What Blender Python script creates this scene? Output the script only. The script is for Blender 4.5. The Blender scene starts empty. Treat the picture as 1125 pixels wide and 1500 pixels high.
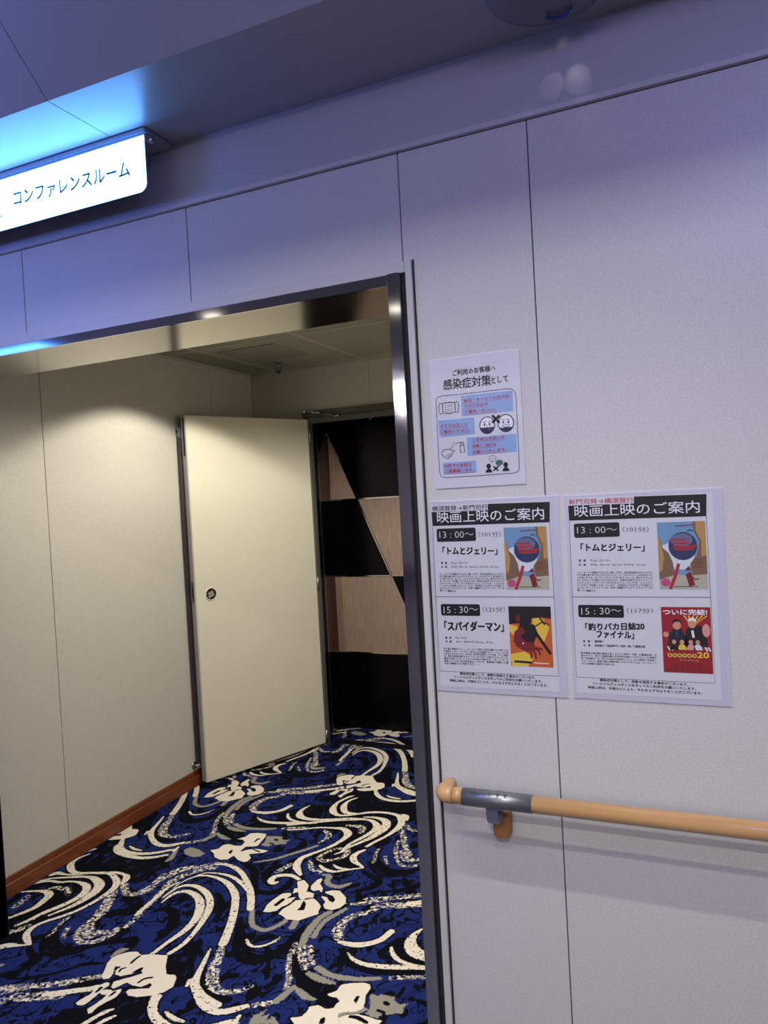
import bpy, bmesh, math, random, json
import numpy as np
from mathutils import Vector, Matrix
random.seed(4)
SC=bpy.context.scene; COL=SC.collection
# ------------------------------------------------------------------ camera
FPX=1088.0; CX,CY=562.5,750.0
AX=np.array([[0.91386438,-0.04267793,-0.40377033],[0.4022322,-0.04035057,0.91464807],[-0.05532765,-0.99827372,-0.01970851]])
CAM=np.array([0.0,-1.6,1.5])
cd=bpy.data.cameras.new('camera'); cam=bpy.data.objects.new('camera',cd); COL.objects.link(cam); SC.camera=cam
r,d,f=AX[:,0],AX[:,1],AX[:,2]
cam.matrix_world=Matrix(((r[0],-d[0],-f[0],CAM[0]),(r[1],-d[1],-f[1],CAM[1]),(r[2],-d[2],-f[2],CAM[2]),(0,0,0,1)))
cd.sensor_fit='VERTICAL'; cd.sensor_height=36; cd.lens=FPX/1500*36; cd.clip_start=.02
def at(px,py,axis,val):
    """world point where the sight line of a photo pixel meets the plane axis=val"""
    v=AX@np.array([px-CX,py-CY,FPX]); t=(val-CAM[axis])/v[axis]; return CAM+t*v
def xz(px,py,y): p=at(px,py,1,y); return (float(p[0]),float(p[2]))
# ------------------------------------------------------------------ world, exposure, lamps
w=bpy.data.worlds.new('world'); SC.world=w; w.use_nodes=True
w.node_tree.nodes['Background'].inputs[0].default_value=(.45,.40,.58,1); w.node_tree.nodes['Background'].inputs[1].default_value=.5
SC.view_settings.view_transform='Standard'; SC.view_settings.look='None'; SC.view_settings.exposure=0; SC.view_settings.gamma=1
SC.view_settings.use_curve_mapping=False
def lamp(name,kind,loc,energy,color,target=None,**kw):
    L=bpy.data.lights.new(name,kind); L.energy=energy; L.color=color
    for k,v in kw.items(): setattr(L,k,v)
    o=bpy.data.objects.new(name,L); COL.objects.link(o); o.location=loc
    if target is not None: o.rotation_euler=(Vector(target)-Vector(loc)).to_track_quat('-Z','Y').to_euler()
    return o
lamp('blue_wash','AREA',(-2.5,-1.25,2.15),13.0,(.14,.25,1),(-1.7,0,2.15),shape='RECTANGLE',size=.5,size_y=.12)
lamp('violet_wash','AREA',(.3,-1.5,2.55),6.5,(.36,.38,1),(-.3,0,2.0),shape='RECTANGLE',size=.5,size_y=.2)  # added violet tint for the upper wall, no fixture behind it
lamp('corridor_slot_light','AREA',(-.5,-1.55,2.855),29.0,(1,.985,.93),(-.5,-1.55,0),shape='RECTANGLE',size=3.6,size_y=.04)
lamp('corridor_strip_light','AREA',(-.6,-.86,2.762),12.0,(1,.97,.93),(-.6,-.86,0),shape='RECTANGLE',size=1.4,size_y=.03,spread=1.75)
lamp('vestibule_downlight_and_fill','SPOT',(-2.1,1.25,2.295),36,(1,.965,.87),(-2.1,1.25,0),spot_size=2.16,spot_blend=.22,shadow_soft_size=.03)
lamp('vestibule_downlight_and_fill','SPOT',(-.9,1.2,2.295),104,(1,.965,.87),(-.85,1.15,0),spot_size=2.86,spot_blend=.25,shadow_soft_size=.05)  # added fill that brightens the open door leaf
lamp('lobby_downlight','SPOT',(-1.5,2.60,2.38),6,(1,.9,.8),(-1.5,2.6,0),spot_size=1.15,spot_blend=.6,shadow_soft_size=.03)
for _p,_t,_e,_s in (((-.25,-.11,2.40),(-.267,-.01,2.337),.06,.22),((-.23,-.11,2.40),(-.214,-.01,2.337),.07,.24),((-.24,-.12,2.41),(-.241,-.01,2.418),.06,.12),((-.24,-.11,2.38),(-.19,0,2.25),.06,.20),((-.26,-.11,2.38),(-.335,0,2.262),.05,.18)):
    lamp('added_glint_spot','SPOT',_p,_e*.7,(1,.98,.92),_t,spot_size=_s*2.0,spot_blend=.35,shadow_soft_size=.004)  # added tiny spots standing in for light patches thrown off the fixture
lamp('hall_fill','SPOT',(.1,-2.6,2.76),150.0,(1,.985,.90),(-.1,0,.35),spot_size=.85,spot_blend=1,shadow_soft_size=.05)  # added fill that brightens the lower corridor wall
# ------------------------------------------------------------------ materials
def lin(c): return tuple(((v/255)/12.92 if v/255<=.04045 else ((v/255+.055)/1.055)**2.4) for v in c)+(1,)
def nmat(name):
    m=bpy.data.materials.new(name); m.use_nodes=True; return m,m.node_tree,m.node_tree.nodes['Principled BSDF']
def mat(name,c,rough=.5,metal=0,noise=0,scale=60,bump=0,stretch=None,spec=.5,emit=None,es=0,coat=0):
    m,t,b=nmat(name); n=t.nodes; l=t.links; c=lin(c) if max(c)>1 else tuple(c)+(1,)
    b.inputs['Base Color'].default_value=c; b.inputs['Roughness'].default_value=rough; b.inputs['Metallic'].default_value=metal
    b.inputs['Specular IOR Level'].default_value=spec; b.inputs['Coat Weight'].default_value=coat
    if emit: b.inputs['Emission Color'].default_value=tuple(emit)+(1,); b.inputs['Emission Strength'].default_value=es
    if noise or bump:
        tc=n.new('ShaderNodeTexCoord'); mp=n.new('ShaderNodeMapping'); nz=n.new('ShaderNodeTexNoise')
        if stretch: mp.inputs['Scale'].default_value=stretch
        nz.inputs['Scale'].default_value=scale; nz.inputs['Detail'].default_value=3
        l.new(tc.outputs['Object'],mp.inputs[0]); l.new(mp.outputs[0],nz.inputs['Vector'])
        if noise:
            cr=n.new('ShaderNodeValToRGB'); cr.color_ramp.elements[0].position=.3; cr.color_ramp.elements[1].position=.7
            cr.color_ramp.elements[0].color=tuple(v*(1-noise) for v in c[:3])+(1,); cr.color_ramp.elements[1].color=tuple(min(1,v*(1+noise)) for v in c[:3])+(1,)
            l.new(nz.outputs[0],cr.inputs[0]); l.new(cr.outputs[0],b.inputs['Base Color'])
        if bump:
            bp=n.new('ShaderNodeBump'); bp.inputs['Strength'].default_value=bump; bp.inputs['Distance'].default_value=.001
            l.new(nz.outputs[0],bp.inputs['Height']); l.new(bp.outputs[0],b.inputs['Normal'])
    return m
WALL=mat('grey_wall_laminate',(185,183,183),.38,noise=.10,scale=240,bump=.08)
BAND=mat('painted_ceiling_steel',(162,161,166),.35)
SOF=mat('satin_soffit_panel',(158,158,164),.33)
VWALL=mat('warm_wall_laminate',(190,184,170),.5,noise=.09,scale=170,bump=.12)
VCEIL=mat('ceiling_panel_paint',(150,146,130),.5); VGRID=mat('ceiling_strip',(180,175,158),.45)
GROOVE=mat('dark_joint',(30,29,34),.8)
STEEL=mat('brushed_stainless',(190,192,200),.07,1,noise=.04,scale=30,stretch=(1,1,.02))
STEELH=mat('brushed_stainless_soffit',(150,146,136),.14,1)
CHROME=mat('chrome',(215,212,205),.12,1); SATIN=mat('satin_metal',(150,152,160),.32,1)
TRIM=mat('painted_frame',(180,178,178),.3)
LEAF=mat('cream_door_paint',(212,205,182),.35); EDGE=mat('door_edge_paint',(176,168,165),.4)
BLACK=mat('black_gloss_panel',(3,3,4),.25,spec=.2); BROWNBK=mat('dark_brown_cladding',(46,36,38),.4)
MIRROR=mat('tinted_mirror',(120,98,98),.03,1)
BASEB=mat('red_brown_skirting',(112,56,26),.4,noise=.18,scale=14,stretch=(1,1,8))
RAILW=mat('varnished_light_wood',(182,140,92),.28,noise=.16,scale=9,stretch=(.35,5,5),coat=.3)
BLOCKW=mat('varnished_wood_block',(150,104,58),.4,noise=.25,scale=40,stretch=(3,3,.4))
GOLDW=mat('decor_wood',(150,128,108),.5,noise=.22,scale=22,stretch=(7,1,.35))
WHITEP=mat('white_paper',(206,207,216),.6); INK=mat('black_ink',(14,14,18),.6); REDI=mat('red_ink',(176,36,50),.6)
BLUEP=mat('light_blue_print',(140,170,215),.6); NAVY=mat('navy_ink',(28,38,82),.6); TEAL=mat('teal_print',(14,88,116),.8)
WINK=mat('white_ink',(228,228,236),.6); THREAD=mat('etched_lettering',(40,40,44),.6)
def flat(n,c): return mat(n,c,.6)
P_SKY=flat('print_sky',(110,150,185)); P_TAN=flat('print_tan',(176,140,84)); P_TAN2=flat('print_brown',(122,96,70)); P_BALL=flat('print_blue_ball',(44,52,92)); P_BALL2=flat('print_grey_blue',(96,108,140))
P_RED=flat('print_red',(170,40,56)); P_CLOUD=flat('print_white',(205,212,222)); P_PINK=flat('print_pink',(182,80,120)); P_STONE=flat('print_stone',(176,172,156))
P_DARK=flat('print_dark',(26,22,26)); P_YEL=flat('print_yellow',(222,190,70)); P_ORA=flat('print_orange',(196,96,44)); P_MAR=flat('print_maroon',(120,30,42)); P_FLESH=flat('print_flesh',(206,146,112)); P_GOLD=flat('print_gold',(206,170,80)); P_CRIM=flat('print_crimson',(150,24,40)); P_SUIT=flat('print_suit',(30,32,46)); P_ROSE=flat('print_rose',(212,150,150))
# clear film: see-through with a glossy, slightly creased surface
def film(name,alpha,bump):
    m=bpy.data.materials.new(name); m.use_nodes=True; t=m.node_tree; n=t.nodes; l=t.links; n.clear()
    o=n.new('ShaderNodeOutputMaterial'); tr=n.new('ShaderNodeBsdfTransparent'); g=n.new('ShaderNodeBsdfGlossy'); mx=n.new('ShaderNodeMixShader'); fr=n.new('ShaderNodeFresnel')
    ma=n.new('ShaderNodeMath'); ma.operation='MULTIPLY_ADD'; ma.inputs[1].default_value=.5; ma.inputs[2].default_value=alpha
    g.inputs['Roughness'].default_value=.07; fr.inputs[0].default_value=1.4
    tc=n.new('ShaderNodeTexCoord'); nz=n.new('ShaderNodeTexNoise'); nz.inputs['Scale'].default_value=38; nz.inputs['Detail'].default_value=4; bp=n.new('ShaderNodeBump'); bp.inputs['Strength'].default_value=bump; bp.inputs['Distance'].default_value=.004
    l.new(tc.outputs['Object'],nz.inputs['Vector']); l.new(nz.outputs[0],bp.inputs['Height']); l.new(bp.outputs[0],g.inputs['Normal']); l.new(bp.outputs[0],fr.inputs['Normal'])
    l.new(fr.outputs[0],ma.inputs[0]); l.new(ma.outputs[0],mx.inputs[0]); l.new(tr.outputs[0],mx.inputs[1]); l.new(g.outputs[0],mx.inputs[2]); l.new(mx.outputs[0],o.inputs[0])
    return m
FILM=film('clear_laminate_film',.0,.11)
MARGIN=mat('laminate_margin',(196,196,212),.25,bump=.15,scale=30)
# sign face: back-lit acrylic
SIGNM=mat('backlit_acrylic',(235,240,245),.3,emit=(1.4,5.0,13.0),es=1.0)
# carpet
def carpet_material():
    m,t,b=nmat('woven_carpet'); n=t.nodes; l=t.links
    b.inputs['Roughness'].default_value=.95; b.inputs['Specular IOR Level'].default_value=.1
    tc=n.new('ShaderNodeTexCoord')
    def noise(scale,detail=2,dist=0,stretch=None):
        z=n.new('ShaderNodeTexNoise'); z.inputs['Scale'].default_value=scale; z.inputs['Detail'].default_value=detail; z.inputs['Distortion'].default_value=dist
        if stretch:
            mp=n.new('ShaderNodeMapping'); mp.inputs['Scale'].default_value=stretch; l.new(tc.outputs['Object'],mp.inputs[0]); l.new(mp.outputs[0],z.inputs['Vector'])
        else: l.new(tc.outputs['Object'],z.inputs['Vector'])
        return z.outputs[0]
    def math_(op,a,c,clamp=False):
        q=n.new('ShaderNodeMath'); q.operation=op; q.use_clamp=clamp
        for i,v in enumerate((a,c)):
            if isinstance(v,(int,float)): q.inputs[i].default_value=v
            else: l.new(v,q.inputs[i])
        return q.outputs[0]
    def step(v,thr,wd): # 0..1 around thr
        return math_('MULTIPLY',math_('SUBTRACT',v,thr-wd/2),1/wd,True)
    fine=noise(150,2); jit=math_('MULTIPLY',math_('SUBTRACT',fine,.5),.012)
    def mask(attr,off=0,j=1):
        a=n.new('ShaderNodeAttribute'); a.attribute_name=attr
        v=a.outputs['Fac']
        if j: v=math_('ADD',v,math_('MULTIPLY',jit,j))
        return step(v,.05-off,.0025)
    def mix(fac,a,c):
        q=n.new('ShaderNodeMix'); q.data_type='RGBA'; l.new(fac,q.inputs[0])
        for i,v in ((6,a),(7,c)):
            if isinstance(v,tuple): q.inputs[i].default_value=v
            else: l.new(v,q.inputs[i])
        return q.outputs[2]
    blue=lin((25,38,92)); dark=lin((4,5,12)); cream=lin((222,210,188)); grey=lin((142,136,122))
    pile=noise(700,1)
    mott=step(noise(22,4,1.2,(1.0,.55,1)),.545,.03)
    sh=step(noise(5,2),.5,.25)
    mott=math_('MULTIPLY',mott,math_('ADD',math_('MULTIPLY',sh,.6),.4))
    c=mix(math_('GREATER_THAN',mott,.5),blue,dark)
    iso=noise(4.5,1,1.5)
    for lv,wd in ((.44,.006),(.52,.010),(.60,.007)):
        ln=math_('LESS_THAN',math_('ABSOLUTE',math_('SUBTRACT',math_('ADD',iso,math_('MULTIPLY',jit,.3)),lv),0),wd)
        c=mix(ln,c,dark)
    c=mix(mask('K',0,.8),c,dark)
    lowblue=math_('MULTIPLY',mask('K',-.02),step(noise(40,3,1,(1,.4,1)),.62,.02))
    c=mix(lowblue,c,lin((26,34,72)))
    c=mix(mask('C',.006),c,dark); c=mix(mask('W',.006,.6),c,dark)
    br=step(noise(75,3,.4),.47,.03); br2=step(noise(95,2,.4),.36,.02)
    gv=mix(math_('GREATER_THAN',noise(60,1),.5),grey,cream)
    c=mix(math_('MULTIPLY',mask('S',0,2),br),c,gv)
    c=mix(mask('G',0,1.6),c,grey)
    c=mix(math_('MULTIPLY',mask('W',0,.8),br2),c,cream)
    c=mix(mask('C',0,.5),c,cream)
    c=mix(mask('K2',0,.4),c,dark)
    pv=math_('ADD',math_('MULTIPLY',pile,.7),.65)
    vm=n.new('ShaderNodeVectorMath'); vm.operation='SCALE'; l.new(c,vm.inputs[0]); l.new(pv,vm.inputs['Scale']); l.new(vm.outputs[0],b.inputs['Base Color'])
    bp=n.new('ShaderNodeBump'); bp.inputs['Strength'].default_value=.5; bp.inputs['Distance'].default_value=.002; l.new(pile,bp.inputs['Height']); l.new(bp.outputs[0],b.inputs['Normal'])
    return m
CARPETM=carpet_material()
# ------------------------------------------------------------------ object helpers
def link(name,me,parent=None,m=None):
    o=bpy.data.objects.new(name,me); COL.objects.link(o)
    if m is not None and me is not None:
        for q in (m if isinstance(m,(list,tuple)) else [m]): me.materials.append(q)
    if parent is not None: o.parent=parent
    return o
def tag(o,label=None,cat=None,group=None,kind=None):
    if label: o['label']=label
    if cat: o['category']=cat
    if group: o['group']=group
    if kind: o['kind']=kind
    return o
def empty(name,kind=None,label=None,cat=None,loc=(0,0,0)):
    o=bpy.data.objects.new(name,None); COL.objects.link(o); o.location=loc; o.empty_display_size=.1
    return tag(o,label,cat,None,kind)
def bmesh_obj(name,bm,m,parent=None,smooth=False):
    me=bpy.data.meshes.new(name); bm.normal_update(); bm.to_mesh(me); bm.free()
    if smooth:
        for p in me.polygons: p.use_smooth=True
    o=link(name,me,None,m)
    if parent is not None:
        o.parent=parent; o.matrix_parent_inverse=Matrix.Translation(-parent.location)
    return o
def bx(bm,x0,x1,y0,y1,z0,z1,bev=0,mi=0):
    vs=[bm.verts.new((x,y,z)) for x in (x0,x1) for y in (y0,y1) for z in (z0,z1)]
    fs=[(0,1,3,2),(4,6,7,5),(0,4,5,1),(2,3,7,6),(0,2,6,4),(1,5,7,3)]
    fl=[bm.faces.new([vs[i] for i in f]) for f in fs]
    for q in fl: q.material_index=mi
    if bev: 
        es=list({e for q in fl for e in q.edges}); bmesh.ops.bevel(bm,geom=es,offset=bev,segments=2,affect='EDGES',clamp_overlap=True)
def box(name,x0,x1,y0,y1,z0,z1,m,parent=None,bev=0):
    bm=bmesh.new(); bx(bm,x0,x1,y0,y1,z0,z1,bev); return bmesh_obj(name,bm,m,parent)
def tube_pts(bm,pts,rad,seg=16,caps=True):
    pts=[Vector(p) for p in pts]; rings=[]; up=None
    for i,p in enumerate(pts):
        t=(pts[min(i+1,len(pts)-1)]-pts[max(i-1,0)]).normalized()
        if up is None:
            up=Vector((0,0,1)) if abs(t.z)<.9 else Vector((1,0,0))
        a=t.cross(up).normalized(); up=a.cross(t).normalized()
        rr=rad[i] if isinstance(rad,(list,tuple)) else rad
        rings.append([bm.verts.new(p+(a*math.cos(k*2*math.pi/seg)+up*math.sin(k*2*math.pi/seg))*rr) for k in range(seg)])
    for A,B in zip(rings,rings[1:]):
        for k in range(seg):
            q=bm.faces.new((A[k],A[(k+1)%seg],B[(k+1)%seg],B[k])); q.smooth=True
    if caps: bm.faces.new(rings[0][::-1]); bm.faces.new(rings[-1])
def tube(name,pts,rad,m,parent=None,seg=16):
    bm=bmesh.new(); tube_pts(bm,pts,rad,seg); bmesh.ops.recalc_face_normals(bm,faces=bm.faces[:]); return bmesh_obj(name,bm,m,parent)
def prism_y(name,poly,y0,y1,m,parent=None,bev=0):
    """outline in (x,z) given thickness along y"""
    bm=bmesh.new(); a=[bm.verts.new((x,y0,z)) for x,z in poly]; b=[bm.verts.new((x,y1,z)) for x,z in poly]
    bm.faces.new(a); bm.faces.new(b[::-1]); k=len(poly)
    for i in range(k): bm.faces.new((a[i],b[i],b[(i+1)%k],a[(i+1)%k]))
    bmesh.ops.recalc_face_normals(bm,faces=bm.faces[:])
    if bev: bmesh.ops.bevel(bm,geom=[e for e in bm.edges],offset=bev,segments=1,affect='EDGES')
    return bmesh_obj(name,bm,m,parent)
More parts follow.
